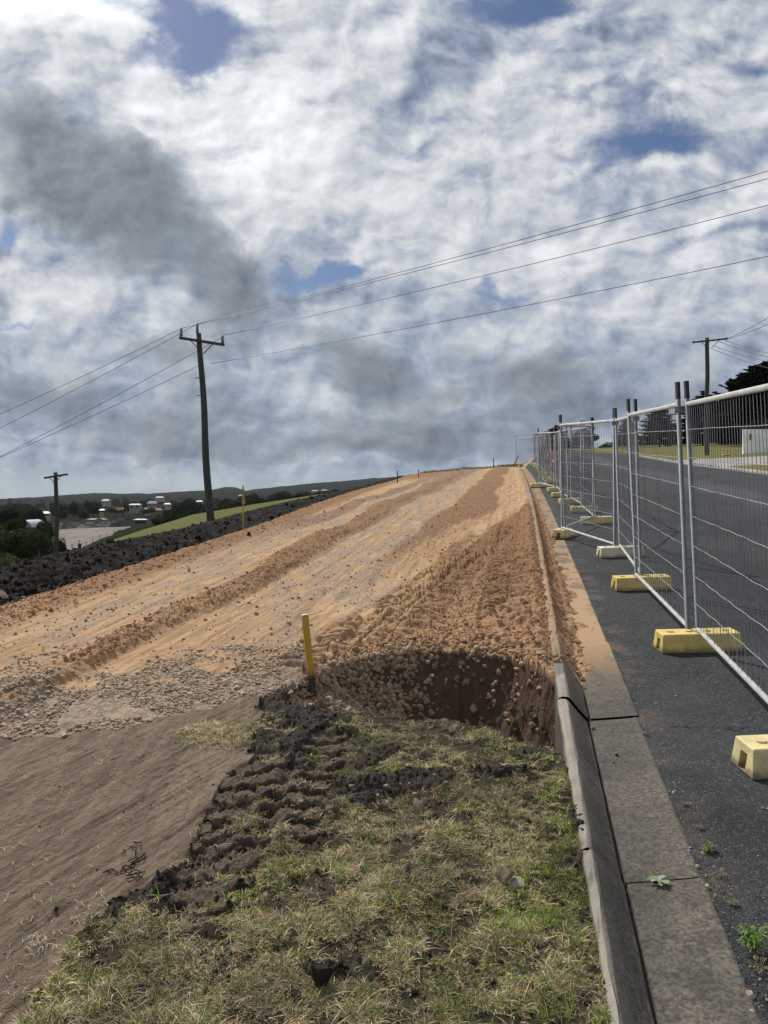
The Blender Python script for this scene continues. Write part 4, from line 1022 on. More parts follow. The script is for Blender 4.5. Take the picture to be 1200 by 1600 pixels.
# red barrier things behind the fence
M_red = flat_mat("red_plastic", (.55, .05, .05), .5); M_white = flat_mat("white_paint", (.75, .75, .73), .6, 0, .08, 3)
def bollard(x, y, h, label):
    z = ground_z(x, y); o = empty('barrier_bollard', (x, y, z)); tag(o, label, 'bollard', 'red bollards behind the far fence')
    def cyl(name, z0, z1, r0, r1, m_):
        v, f = tubes_np([[(0, 0, z0), (0, 0, z1)]], [r0, r1], 16); child(name, mesh_np(name, v, f, m_, link=False), o)
    cyl('base', 0, .08, .22, .20, M_dark); cyl('body', .08, h, .11, .10, M_red); cyl('reflective_band', h * .55, h * .68, .113, .112, M_white); cyl('handle', h, h + .09, .05, .07, M_red)
bollard(10.6, 50.0, 1.15, 'taller red bollard seen through the far fence'); bollard(9.1, 41.5, .95, 'shorter red bollard seen through the far fence')

# ------------------------------------------------------------------ marker stakes
def stake_mat():
    m, t, b = new_mat("yellow_paint_over_timber"); p = objco(t); s_ = t.node('ShaderNodeSeparateXYZ'); t.l.new(p, s_.inputs[0])
    n1 = t.noise(p, 30, 4, .6)
    f = t.ramp(t.m('ADD', s_.outputs[2], t.m('MULTIPLY', t.m('SUBTRACT', n1, .5), .08)), .14, .22)
    c = t.mix(f, (.035, .03, .02), t.mix(n1, (.40, .235, .018), (.50, .30, .025))); t.l.new(c, b.inputs['Base Color']); b.inputs['Roughness'].default_value = .6
    t.l.new(t.bump(n1, .3, .004), b.inputs['Normal']); return m
M_stake = stake_mat(); M_pale = flat_mat("sawn_timber", (.55, .52, .45), .8)
x, y = on_plane(489, 1084); z = ground_z(x, y)
o = empty('marker_post', (x, y, z)); tag(o, 'short yellow painted marker post with dark base beside the stone heap', 'marker post'); o.rotation_euler = (R(-1), R(-5.6), R(20))
bm = bmesh.new(); bmesh.ops.create_cube(bm, size=1, matrix=Matrix.Translation((0, 0, .25)) @ Matrix.Diagonal((.042, .042, .64, 1))); bmesh.ops.bevel(bm, geom=bm.edges[:], offset=.007, segments=3, affect='EDGES')
me = bpy.data.meshes.new('body'); bm.to_mesh(me); bm.free(); me.materials.append(M_stake); child('body', me, o)
bm = bmesh.new(); bmesh.ops.create_cube(bm, size=1, matrix=Matrix.Translation((0, 0, .5725)) @ Matrix.Diagonal((.040, .040, .006, 1))); bmesh.ops.bevel(bm, geom=bm.edges[:], offset=.002, segments=2, affect='EDGES')
me = bpy.data.meshes.new('top_face'); bm.to_mesh(me); bm.free(); me.materials.append(M_pale); child('top_face', me, o)
# slim stake with tape
M_yst = flat_mat("yellow_tape", (.34, .27, .05), .5)
x, y = on_plane(380, 834); z = ground_z(x, y)
o = empty('survey_stake', (x, y, z)); tag(o, 'slim yellow survey stake with tape bow at the foot of the soil bank', 'survey stake')
bm = bmesh.new(); bmesh.ops.create_cube(bm, size=1, matrix=Matrix.Translation((0, 0, .38)) @ Matrix.Diagonal((.022, .016, .86, 1))); me = bpy.data.meshes.new('body'); bm.to_mesh(me); bm.free(); me.materials.append(M_yst); child('body', me, o)
V = []; F = []
for k_ in range(7):
    an = k_ * .9; b0 = len(V); L = random.uniform(.06, .15)
    for q in (0, .5, 1):
        c0 = Vector((math.cos(an) * L * q * .22, math.sin(an) * L * q * .25, .70 + (.05 if k_ % 2 else -.22) * q)); V += [c0 + Vector((-.014, 0, 0)), c0 + Vector((.014, .004, 0))]
    F += [(b0, b0 + 1, b0 + 3, b0 + 2), (b0 + 2, b0 + 3, b0 + 5, b0 + 4)]
child('tape', mesh_np('tape', np.array([tuple(q) for q in V]), np.array(F), M_yst, link=False), o)
M_tim = flat_mat("weathered_timber", (.055, .045, .038), .85, 0, .35, 14, .4)
def stick(px, y, pybase, h, label, w_=.045, lean=0):
    x = (px - 600) / 1200 * y; z = ground_z(x, y)
    bm = bmesh.new(); bmesh.ops.create_cube(bm, size=1, matrix=Matrix.Translation((0, 0, h / 2 - .1)) @ Matrix.Diagonal((w_, w_ * .8, h + .2, 1)))
    bmesh.ops.bevel(bm, geom=bm.edges[:], offset=w_ * .15, segments=1, affect='EDGES')
    for q in bm.verts:
        if q.co.z > h * .5: q.co.x += lean * h
    me = bpy.data.meshes.new('stake'); bm.to_mesh(me); bm.free(); me.materials.append(M_tim)
    o = bpy.data.objects.new('stake', me); COL.objects.link(o); o.location = (x, y, z); tag(o, label, 'stake')
stick(621, 34, 745, .56, 'thin dark stake on the skyline, leftmost and tallest')
stick(654, 41, 740, .42, 'short dark stake on the skyline, middle one')
stick(771, 49, 727, .62, 'dark stake on the grassy crest left of the last fence panel', .05)
stick(800, 51, 727, .75, 'leaning dark stick by the last fence panel', .06, .55)
stick(124, 17, 860, .45, 'stubby black post poking up behind the near soil bank', .07)

# ------------------------------------------------------------------ power poles
def pole_mat():
    m, t, b = new_mat("weathered_pole_timber"); p = objco(t); q = t.v('MULTIPLY', p, (14, 14, .8)); n1 = t.noise(q, 2.5, 6, .65)
    c = t.mix(t.ramp(n1, .3, .7), (.018, .017, .017), (.060, .055, .05)); t.l.new(c, b.inputs['Base Color']); b.inputs['Roughness'].default_value = .85
    t.l.new(t.bump(n1, .6, .02), b.inputs['Normal']); return m
M_pole = pole_mat(); M_ins = flat_mat("grey_insulator", (.09, .095, .10), .4); M_wire = flat_mat("line_wire", (.05, .05, .055), .5, .5)
def pole(x, y, z0, z1, r0, r1, lean, label, arm=None, ins=None, braces=True, bolts=0):
    o = empty('power_pole', (x, y, z0)); tag(o, label, 'power pole'); H = z1 - z0
    pts = [(lean * (s_ / 14) * H + .03 * math.sin(s_ * .8), 0, H * s_ / 14) for s_ in range(15)]
    v, f = tubes_np([pts], [r0 + (r1 - r0) * s_ / 14 for s_ in range(15)], 14); child('shaft', mesh_np('shaft', v, f, M_pole, link=False), o)
    if arm:
        ax0, az0, ax1, az1, yo = arm
        bm = bmesh.new(); d = Vector((ax1 - ax0, 0, az1 - az0)); c0 = Vector(((ax0 + ax1) / 2, yo, (az0 + az1) / 2))
        bmesh.ops.create_cube(bm, size=1, matrix=Matrix.Translation(c0) @ Matrix.Rotation(-math.atan2(d.z, d.x), 4, 'Y') @ Matrix.Diagonal((d.length, .10, .12, 1)))
        bmesh.ops.bevel(bm, geom=bm.edges[:], offset=.012, segments=1, affect='EDGES')
        me = bpy.data.meshes.new('crossarm'); bm.to_mesh(me); bm.free(); me.materials.append(M_pole); ca = child('crossarm', me, o)
        if braces:
            cx = (ax0 + ax1) / 2; L = (ax1 - ax0)
            for sg, e in ((-1, ax0), (1, ax1)):
                bx = cx + sg * L * .25; bz = az0 + (bx - ax0) / (ax1 - ax0) * (az1 - az0)
                v, f = tubes_np([[(bx, yo - .06, bz - .04), (cx + sg * r1 * .7, yo - .06, bz - .04 - L * .22)]], .022, 6); child('arm_brace', mesh_np('arm_brace', v, f, M_pole, link=False), o)
        for (ix, iz, ih, ir) in ins or []:
            pr_ = [(ix, yo, iz), (ix, yo, iz + ih * .15), (ix, yo, iz + ih * .2), (ix, yo, iz + ih * .5), (ix, yo, iz + ih * .55), (ix, yo, iz + ih)]
            v, f = tubes_np([pr_], [ir * .5, ir * .5, ir, ir * .95, ir * .9, ir * .85], 10); child('insulator', mesh_np('insulator', v, f, M_ins, link=False), ca)
    for k_ in range(bolts):
        zz = H * (.80 - .08 * k_); v, f = tubes_np([[(lean * zz - .3, 0, zz), (lean * zz, 0, zz)]], .02, 6); child('step_bolt', mesh_np('step_bolt', v, f, M_ins, link=False), o)
    return o
S35 = 35 / 1200.
mx_ = (330 - 600) * S35; zt = 1.7 + (775 - 522) * S35; zb = .2 - 1.2
px2w = lambda px, py, y: ((px - 600) / 1200 * y, y, EYE + (775 - py) / 1200 * y)
H_ = zt - zb; lean = (-17 * S35) / (zt - .4)
bx_ = (331 - 600) * S35
lx = lambda px: (px - 600) * S35 - bx_; lz = lambda py: EYE + (775 - py) * S35 - zb
pole(bx_, 35, zb, zt, .19, .115, lean * .93, 'tall leaning dark power pole with three insulators behind the soil bank', (lx(283), lz(530), lx(353), lz(541), -.16),
     [(lx(286), lz(530), 14 * S35, .065), (lx(350), lz(541), 14 * S35, .065), (lx(311), lz(526), 17 * S35, .065)], True, 2)
S50 = 50 / 1200.
pole((88 - 600) * S50, 50, -6.5, EYE + (775 - 738) * S50, .15, .125, 0, 'short dark power pole far down the slope at left', ((71 - 88) * S50, 6.5 + EYE + (775 - 747) * S50, (108 - 88) * S50, 6.5 + EYE + (775 - 741) * S50, -.17), [], True)
S60 = 58 / 1200.
zb3 = EYE + (775 - 712) * S60 - .4
pole((1103 - 600) * S60, 58, zb3, EYE + (775 - 529) * S60, .17, .15, 0, 'upright power pole on the grass behind the fence at right',
     ((1078 - 1103) * S60, EYE + (775 - 537) * S60 - zb3, (1133 - 1103) * S60, EYE + (775 - 531) * S60 - zb3, -.2),
     [((1080 - 1103) * S60, EYE + (775 - 536.5) * S60 - zb3, .14, .035), ((1092 - 1103) * S60, EYE + (775 - 535.5) * S60 - zb3, .14, .035), ((1119 - 1103) * S60, EYE + (775 - 533) * S60 - zb3, .14, .035), ((1131 - 1103) * S60, EYE + (775 - 531) * S60 - zb3, .14, .035)])
def wire(a, b, sag, rad, label):
    a = Vector(a); b = Vector(b); pts = []
    for s_ in range(25):
        q = s_ / 24; c0 = a.lerp(b, q); c0.z -= sag * 4 * q * (1 - q); pts.append(tuple(c0))
    v, f = tubes_np([pts], rad, 6); tag(mesh_np('power_line', v, f, M_wire), label, 'power line', 'overhead wires')
def wire_through(a, px, py, pyq, far, sag, rad, label):
    wire(a, far, sag, rad, label)
def exit_right(pyE, z0):   # far end of a wire so that it passes the given height where it leaves the view on the right
    tq = .533; y = 35 - 20 * tq; zE = EYE + (775 - pyE) / 1200 * y; sag = .35
    zE += sag * 4 * tq * (1 - tq); return (bx_ + 38, 15, z0 + (zE - z0) / tq)
w0 = px2w(286, 514, 35); w1 = px2w(311, 507, 35); w2 = px2w(350, 525, 35); w3 = px2w(330, 569, 35)
for a_, pe, lb in ((w0, 287, 'second highest wire crossing the sky to the right'), (w1, 271, 'highest wire crossing the sky to the right'), (w2, 317, 'third wire crossing the sky to the right'), (w3, 400, 'lowest wire crossing the sky to the right')):
    wire(a_, exit_right(pe, a_[2]), .35, .0105, lb)
def exit_left(pyE, z0, x0):
    # next pole far down-left
    tq = .56; fx, fy = -34., 44.; x_ = x0 + (fx - x0) * tq; y_ = 35 + (fy - 35) * tq; zE = EYE + (775 - pyE) / 1200 * y_ + .3 * 4 * tq * (1 - tq); return (fx, fy, z0 + (zE - z0) / tq)
for (pa, pb), pe, lb in (((286, 514), 688, 'highest wire running down to the left'), ((311, 507), 710, 'second wire running down to the left'), ((350, 527), 748, 'third wire running down to the left'), ((312, 572), 750, 'lowest wire running down to the left')):
    a_ = px2w(pa, pb, 35); wire(a_, exit_left(pe, a_[2], a_[0]), .3, .0105, lb)
for (pa, pb), (qa, qb), lb in (((1133, 531), (1240, 470), 'steep wire rising right from the roadside pole'), ((1131, 532), (1240, 487), 'second rising wire from the roadside pole'), ((1131, 533), (1240, 560), 'upper wire falling right from the roadside pole'),
                            ((1120, 534), (1240, 568), 'second falling wire from the roadside pole'), ((1112, 541), (1240, 574), 'third falling wire from the roadside pole'), ((1108, 545), (1240, 586), 'lowest falling wire from the roadside pole')):
    wire(px2w(pa, pb, 58), px2w(qa, qb, 50), .15, .018, lb)

# ------------------------------------------------------------------ trees
def leaf_mat(name, a_, b_):
    m, t, b = new_mat(name); p = objco(t); n1 = t.noise(p, .9, 4, .6); n2 = t.noise(p, 7, 3, .6)
    c = t.mix(t.ramp(t.m('ADD', t.m('MULTIPLY', n1, .6), t.m('MULTIPLY', n2, .4)), .35, .65), a_, b_)
    t.l.new(c, b.inputs['Base Color']); b.inputs['Roughness'].default_value = .9; b.inputs['Specular IOR Level'].default_value = .04; return m
M_pine = leaf_mat("pine_needles", (.006, .011, .007), (.020, .032, .018)); M_bush = leaf_mat("shrub_leaves", (.020, .034, .012), (.060, .085, .030)); M_bark = flat_mat("bark", (.05, .04, .032), .9)
M_light = leaf_mat("light_shrub_leaves", (.05, .07, .025), (.11, .12, .05)); M_gum = leaf_mat("grey_green_leaves", (.018, .026, .018), (.045, .055, .035))
def leaf_quads(c, s_, r, flat=0.0, dirs=None):
    n_ = len(c); a_ = r.normal(size=(n_, 3)); 
    if dirs is not None: a_ = dirs + .35 * a_
    a_ /= np.linalg.norm(a_, axis=1)[:, None]; b_ = r.normal(size=(n_, 3)); b_[:, 2] *= (1 - flat)
    b_ -= a_ * np.sum(a_ * b_, 1)[:, None]; b_ /= np.linalg.norm(b_, axis=1)[:, None]
    s_ = np.asarray(s_)[:, None]
    V = np.stack([c - a_ * s_ - b_ * s_ * .45, c + a_ * s_ * .9 - b_ * s_ * .3, c + a_ * s_ * 1.15 + b_ * s_ * .3, c - a_ * s_ * .8 + b_ * s_ * .5], 1).reshape(-1, 3)
    return V, np.arange(n_ * 4).reshape(-1, 4)
def crown_mesh(seed, mat, nc=14, nl=5200, spread=1.0):
    """unit crown: centred at 0, radius ~1, leaf clumps around sub-lobes"""
    r = np.random.default_rng(seed); C = []; 
    cs = r.normal(size=(nc, 3)); cs /= np.linalg.norm(cs, axis=1)[:, None]; cs *= r.uniform(.35, .72, (nc, 1)); cs[:, 2] *= .8; rad = r.uniform(.28, .5, nc)
    k_ = r.integers(0, nc, nl); d = r.normal(size=(nl, 3)); d /= np.linalg.norm(d, axis=1)[:, None]
    c = cs[k_] + d * (rad[k_] * r.uniform(.65, 1.06, nl) ** .7)[:, None]
    v, f = leaf_quads(c, r.uniform(.03, .07, nl), r); return mesh_np('crown', v, f, mat, False, link=False)
def pine_mesh(seed, mat, whorls=26, nb=15, rmax=.36, gap=.5, nl=26, droop=.12, shape=1.0):
    """unit height tiered conifer"""
    r = np.random.default_rng(seed); C = []; S = []; DR = []
    for k_ in range(whorls):
        q = (k_ + .5) / whorls; z = .06 + .93 * q; rr = rmax * (1 - q) ** shape * (1 + .18 * math.sin(k_ * 2.2)) + .02
        if q > .93: rr = .03 + .02 * r.random()
        for j_ in range(nb):
            an = r.uniform(0, 2 * np.pi); L = rr * r.uniform(.7, 1.12); n_ = max(4, int(nl * (.4 + L / rmax)))
            s_ = r.uniform(.05, 1, n_) ** .7
            c = np.stack([np.cos(an) * L * s_, np.sin(an) * L * s_, z - droop * L * s_ + .10 * L * s_ ** 3 + r.normal(size=n_) * .005], 1)
            c[:, 0] += -np.sin(an) * r.normal(size=n_) * .02 * (1.1 - s_) * 1.2; c[:, 1] += np.cos(an) * r.normal(size=n_) * .02 * (1.1 - s_) * 1.2
            C.append(c); S.append(np.full(n_, .012 + .010 * (1 - q))); DR.append(np.tile([np.cos(an), np.sin(an), .1], (n_, 1)))
    C = np.concatenate(C); S = np.concatenate(S); DR = np.concatenate(DR)
    v, f = leaf_quads(C, S * 1.2, r, .6, DR); return mesh_np('crown', v, f, mat, False, link=False)
tv, tf_ = tubes_np([[(0, 0, 0), (.01, 0, .3), (0, .01, .65), (0, 0, 1)]], [.035, .028, .018, .006], 8); ME_trunk = mesh_np('trunk', tv, tf_, M_bark, link=False)
CR = [crown_mesh(200 + k_, M_bush, 12 + k_) for k_ in range(3)] + [crown_mesh(210 + k_, M_gum, 10 + k_ * 2) for k_ in range(3)] + [crown_mesh(220, M_light)]
def tree(x, y, h, rad, me, label, cat='tree', group=None, z=None, th=.4, name='tree', sz=None):
    z = ground_z(x, y) if z is None else z
    o = empty(name, (x, y, z)); tag(o, label, cat, group)
    t_ = child('trunk', ME_trunk, o); t_.scale = (h * .8, h * .8, h * .75)
    c = child('crown', me, o, (0, 0, h - rad * (sz or .85))); c.scale = (rad, rad, rad * (sz or .85)); c.rotation_euler = (0, 0, random.uniform(0, 6)); return o
def pine(x, y, h, wid, me, label, z=None):
    z = ground_z(x, y) if z is None else z
    o = empty('pine_tree', (x, y, z)); tag(o, label, 'tree', 'conifers behind the road'); t_ = child('trunk', ME_trunk, o); t_.scale = (h * .8, h * .8, h * .97)
    c = child('crown', me, o); c.scale = (wid, wid, h); c.rotation_euler = (0, 0, random.uniform(0, 6)); return o
P1 = pine_mesh(301, M_pine, 20, 20, .44, shape=.55, nl=54); P2 = pine_mesh(302, M_pine, 22, 20, .42, shape=.52, nl=54); P3 = pine_mesh(303, M_pine, 34, 34, .56, shape=.72, nl=70, droop=-.25)
def at_px(px, y): return (px - 600) / 1200 * y
def hgt_px(y, pyt, z): return EYE + (775 - pyt) / 1200 * y - z
for px, y, pyt, wpx, me, lb in ((1030, 118, 634, 66, P1, 'tiered dark pine left of the pair behind the fence'), (1098, 108, 610, 74, P2, 'tiered dark pine behind the roadside pole'), (1194, 88, 566, 128, P3, 'huge dense black green cypress at the right edge'),
                            (868, 130, 664, 42, P2, 'dark conifer seen through the far fence, leftmost'), (1150, 100, 640, 60, P1, 'dark pine filling the gap left of the cypress'), (980, 130, 652, 40, P2, 'narrow pine between two fence posts')):
    x = at_px(px, y); z = ground_z(x, y); h = hgt_px(y, pyt, z); pine(x, y, h, wpx / 1200 * y / .76, me, lb, z)
for px, y, pyt, rp, lb in ((912, 128, 668, 24, 'round dark tree behind the far road'), (950, 140, 690, 20, 'low spreading tree beside the far road'), (893, 140, 684, 18, 'small round tree left of the round dark one'), (1000, 150, 690, 24, 'low dark tree at the far end of the road')):
    x = at_px(px, y); z = ground_z(x, y); h = hgt_px(y, pyt, z); tree(x, y, h, rp / 1200 * y, CR[4], lb, z=z, sz=max(.6, h * .5 / (rp / 1200 * y)))
# hedge behind wall
for px, y, pyt, rp, lb in ((1190, 60, 652, 34, 'grey green shrub above the white wall'), (1225, 58, 640, 34, 'larger shrub above the white wall at the frame edge')):
    x = at_px(px, y); z = ground_z(x, y); h = hgt_px(y, pyt, z); tree(x, y, h, rp / 1200 * y, CR[4], lb, 'shrub', z=z, sz=.7, name='shrub')
# white wall
wy = 57; x0 = at_px(1160, wy); x1 = at_px(1330, wy - 4); z0 = EYE + (775 - 702) / 1200 * wy; z1 = EYE + (775 - 671) / 1200 * wy
bm = bmesh.new()
bmesh.ops.create_cube(bm, size=1, matrix=Matrix.Translation((x0 + 4.5, wy, (z0 + z1) / 2 - .5)) @ Matrix.Diagonal((9, .22, z1 - z0 + 1.0, 1)))
me = bpy.data.meshes.new('wall_face'); bm.to_mesh(me); bm.free()
M_wall = flat_mat("white_render", (.82, .82, .79), .8, 0, .10, 1.5, .1); me.materials.append(M_wall)
o = empty('garden_wall', (x0 + 4.5, wy, z0)); tag(o, 'long white rendered garden wall beyond the grass at right', 'wall')
c_ = child('wall_face', me, o); c_.matrix_parent_inverse = Matrix.Translation(o.location).inverted()
bm = bmesh.new()
for k_ in range(6): bmesh.ops.create_cube(bm, size=1, matrix=Matrix.Translation((x0 + .5 + 1.6 * k_, wy - .13, z0 + .9)) @ Matrix.Diagonal((.14, .05, .42, 1)))
me = bpy.data.meshes.new('vent_slots'); bm.to_mesh(me); bm.free(); me.materials.append(M_dark); c_ = child('vent_slots', me, o); c_.matrix_parent_inverse = Matrix.Translation(o.location).inverted()
# pale kerb on the far side of the road
kv = []; kf = []
for k_, yy in enumerate(np.linspace(14, 78, 65)):
    xo = float(xk(yy)) + 9.36 / .983; zz = ground_z(xo - .2, yy)
    if 38 < yy < 50: zt_ = .03
    else: zt_ = .13
    kv += [(xo - .12, yy, zz - .1), (xo - .12, yy, zz + zt_ * .5), (xo - .05, yy, zz + zt_ + .015), (xo + .12, yy, zz + zt_ + .015), (xo + .12, yy, zz - .1)]
    if k_:
        for q in range(4): b0 = (k_ - 1) * 5 + q; kf.append((b0, b0 + 1, b0 + 6, b0 + 5))
ob = mesh_np('kerb', np.array(kv), np.array(kf), M_drive, False); tag(ob, kind='structure')
# yellow scrap on the grass
x, y = at_px(1134, 54), 54; weed_z = ground_z(x, y)
bm = bmesh.new(); bmesh.ops.create_icosphere(bm, subdivisions=2, radius=.28, matrix=Matrix.Diagonal((1, .6, .35, 1))); me = bpy.data.meshes.new('yellow_marker'); bm.to_mesh(me); bm.free(); me.materials.append(M_yst)
o = bpy.data.objects.new('ground_marker', me); COL.objects.link(o); o.location = (x, y, weed_z + .05); tag(o, 'small bright yellow marker lying on the far grass', 'marker')

# ------------------------------------------------------------------ valley, left
r = np.random.default_rng(77)
def z_for(py, y): return EYE - (py - 775) / 1200 * y
def bushpx(px, pyt, pyb, rp, y, me, label, cat='shrub', group=None, name='shrub'):
    x = at_px(px, y); zb = z_for(pyb, y); zt_ = z_for(pyt, y); zg = min(ground_z(x, y), zb); rad = rp / 1200 * y
    o = empty(name, (x, y, zg)); tag(o, label, cat, group)
    t_ = child('trunk', ME_trunk, o); t_.scale = ((zt_ - zg) * .8,) * 2 + ((zt_ - zg) * .8,)
    hh = (zt_ - zb) / 2; c = child('crown', me, o, (0, 0, zt_ - hh - zg)); c.scale = (rad, rad, hh * 1.08); c.rotation_euler = (0, 0, random.uniform(0, 6)); return o
for px, pt, pb, rp, y, me, lb in ((12, 786, 850, 34, 95, CR[3], 'tall dark tree at the left frame edge'), (20, 824, 886, 42, 68, CR[0], 'big round dark green bush at the left, lowest'), (58, 826, 880, 30, 66, CR[1], 'round bush touching the right of the big one'),
                              (70, 812, 850, 20, 82, CR[2], 'small round bush left of the short pole'), (22, 806, 845, 26, 85, CR[2], 'green shrub in front of the tall dark tree'), (-35, 810, 890, 40, 70, CR[0], 'dark bush cut by the left frame edge'),
                              (45, 822, 860, 30, 75, CR[0], 'olive bush between tall tree and big round bush'), (15, 868, 898, 30, 48, CR[6], 'pale green shrub just behind the bank at far left'), (2, 862, 890, 20, 52, CR[6], 'pale shrub partly cut by the frame'),
                              (92, 838, 872, 14, 70, CR[1], 'slim bush beside the yard fence'), (50, 792, 815, 22, 140, CR[4], 'brown grey tree behind the shed'), (60, 796, 824, 14, 150, CR[3], 'dark tree right of the shed')):
    bushpx(px, pt, pb, rp, y, me, lb)
for px, pt, pb, rp, y, me, lb in ((146, 780, 806, 16, 330, CR[3], 'big round dark tree in the middle of the town'), (115, 783, 806, 7, 330, CR[4], 'narrow tree left of the big town tree'), (98, 798, 812, 9, 280, CR[3], 'small dark tree by the pale shed'),
                              (262, 796, 812, 9, 220, CR[0], 'olive shrub at paddock corner'), (245, 803, 816, 12, 200, CR[6], 'light shrub at the paddock corner'), (275, 804, 817, 14, 190, CR[6], 'pale green shrub at the edge of the paddock'),
                              (300, 778, 800, 17, 300, CR[5], 'broad tree left of the tall pole'), (355, 776, 800, 14, 280, CR[3], 'dark tree right of the tall pole'), (395, 770, 796, 15, 260, CR[4], 'dark tree behind the survey stake'),
                              (435, 768, 786, 16, 300, CR[5], 'tree at the upper end of the paddock'), (180, 792, 803, 15, 300, CR[6], 'light hedge in the town centre'), (232, 792, 804, 13, 280, CR[6], 'light bush by the small green shed')):
    bushpx(px, pt, pb, rp, y, me, lb, 'tree', None, 'tree')
k_ = 0
hpx = (70, 160, 166, 212, 238, 230, 247, 262, 185, 152, 312, 250, 220)
for _ in range(300):
    px = r.uniform(-60, 560); y = math.exp(r.uniform(math.log(230), math.log(1300))); 
    if y < 300 and px < 240: continue
    if min(abs(px - q) for q in hpx) < 11 and y < 520: continue
    x = at_px(px, y); zg = ground_z(x, y); h = r.uniform(3.8, 8.0); rad = h * r.uniform(.5, .85)
    tree(x, y, h, rad, CR[int(r.integers(0, 7))], 'distant dark tree among the houses in the valley', 'tree', 'distant trees in the valley', z=zg); k_ += 1
# hedge line at far edge of paddock
for k_ in range(22):
    px = 250 + k_ * 13; pt = np.interp(px, [250, 300, 400, 540], [806, 797, 778, 760]); y = 138; x = at_px(px, y); zg = ground_z(x, y)
    zt_ = z_for(pt + r.uniform(-2, 3), y); h = max(1.5, zt_ - zg); tree(x, y, h, r.uniform(1.6, 2.6), CR[int(r.integers(3, 6))], 'scrubby tree in the row along the far edge of the paddock', 'tree', 'trees along the far edge of the paddock', z=zg)
M_roofs = [flat_mat("grey_roof", (.22, .23, .25), .6), flat_mat("white_roof", (.40, .42, .44), .5), flat_mat("terracotta_roof", (.24, .12, .08), .8), flat_mat("blue_roof", (.05, .07, .11), .5), flat_mat("green_roof", (.16, .19, .13), .7)]
M_wallh = [flat_mat("cream_wall", (.30, .28, .24), .8), flat_mat("grey_wall", (.22, .22, .21), .8), flat_mat("brick_wall", (.20, .11, .08), .85), flat_mat("green_wall", (.10, .12, .07), .8)]; M_glass = flat_mat("window_glass", (.02, .025, .03), .15)
def house(px, pyb, y, wpx, hpx_, rfh, wm, rm, rot, label, name='house', cat='house'):
    x = at_px(px, y); W = wpx / 1200 * y; Hh = hpx_ / 1200 * y; z = z_for(pyb, y); Dp_ = W * .6; rh = rfh / 1200 * y
    o = empty(name, (x, y, z - .3)); o.rotation_euler = (0, 0, R(rot)); tag(o, label, cat)
    bm = bmesh.new(); bmesh.ops.create_cube(bm, size=1, matrix=Matrix.Translation((0, 0, Hh / 2 - 1)) @ Matrix.Diagonal((W, Dp_, Hh + 2, 1))); me = bpy.data.meshes.new('wall'); bm.to_mesh(me); bm.free(); me.materials.append(wm); wl = child('wall', me, o)
    e = .35; vr = [(-W / 2 - e, -Dp_ / 2 - e, Hh), (W / 2 + e, -Dp_ / 2 - e, Hh), (W / 2 + e, Dp_ / 2 + e, Hh), (-W / 2 - e, Dp_ / 2 + e, Hh), (-W / 2 + W * .12, 0, Hh + rh), (W / 2 - W * .12, 0, Hh + rh)]
    me = bpy.data.meshes.new('roof'); me.from_pydata(vr, [], [(0, 1, 5, 4), (2, 3, 4, 5), (1, 2, 5), (3, 0, 4), (3, 2, 1, 0)]); me.materials.append(rm); child('roof', me, o)
    nw = max(2, int(W / 3.5))
    for q in range(nw):
        bm = bmesh.new(); bmesh.ops.create_cube(bm, size=1, matrix=Matrix.Translation((-W / 2 + W * (q + .5) / nw, -Dp_ / 2 - .03, Hh * .55)) @ Matrix.Diagonal((1.3, .08, Hh * .4, 1))); me = bpy.data.meshes.new('window'); bm.to_mesh(me); bm.free(); me.materials.append(M_glass); child('window', me, o)
house(70, 806, 330, 14, 5, 3, M_wallh[0], M_roofs[1], 10, 'grey roofed house left of the short pole')
house(160, 800, 300, 7, 4, 2, M_wallh[0], M_roofs[1], 0, 'tiny white roofed house right of the big town tree')
house(166, 786, 520, 12, 4, 3, M_wallh[0], M_roofs[0], -10, 'pale house above the big town tree')
house(212, 795, 420, 18, 7, 2, M_wallh[1], M_roofs[3], 0, 'dark blue flat building in the town')
house(238, 790, 520, 14, 4, 4, M_wallh[1], M_roofs[0], 12, 'grey gabled house right of the blue building')
house(230, 797, 330, 8, 3, 2, M_wallh[0], M_roofs[1], 5, 'bright white roofed cottage in front of the blue building')
house(247, 799, 320, 13, 3, 3, M_wallh[2], M_roofs[2], -8, 'terracotta roofed house next to the white cottage')
house(262, 790, 420, 9, 3, 2, M_wallh[0], M_roofs[1], 0, 'small white house on the slope')
house(185, 799, 380, 22, 3, 4, M_wallh[2], M_roofs[2], 5, 'long brown roofed house in the town centre')
house(152, 812, 255, 26, 2, 1.5, M_wallh[1], M_roofs[4], 4, 'low long shed at the back of the yard')
house(312, 786, 420, 9, 3, 2, M_wallh[0], M_roofs[1], 0, 'white house near the foot of the tall pole')
house(250, 780, 700, 12, 3, 2, M_wallh[0], M_roofs[0], 0, 'grey house high on the far slope')
house(220, 819, 190, 16, 9, 1.5, M_wallh[3], M_roofs[1], 8, 'small green shed with white roof edge by the yard', 'shed', 'shed')
house(492, 768, 300, 9, 2, 1.2, M_wallh[0], M_roofs[1], 0, 'long pale farm shed near the skyline', 'shed', 'shed')
house(507, 767, 300, 8, 2, 1.2, M_wallh[0], M_roofs[1], 0, 'second pale farm shed near the skyline', 'shed', 'shed')
house(376, 778, 500, 5, 4, 2, M_wallh[0], M_roofs[1], 0, 'white cottage between pole and survey stake')
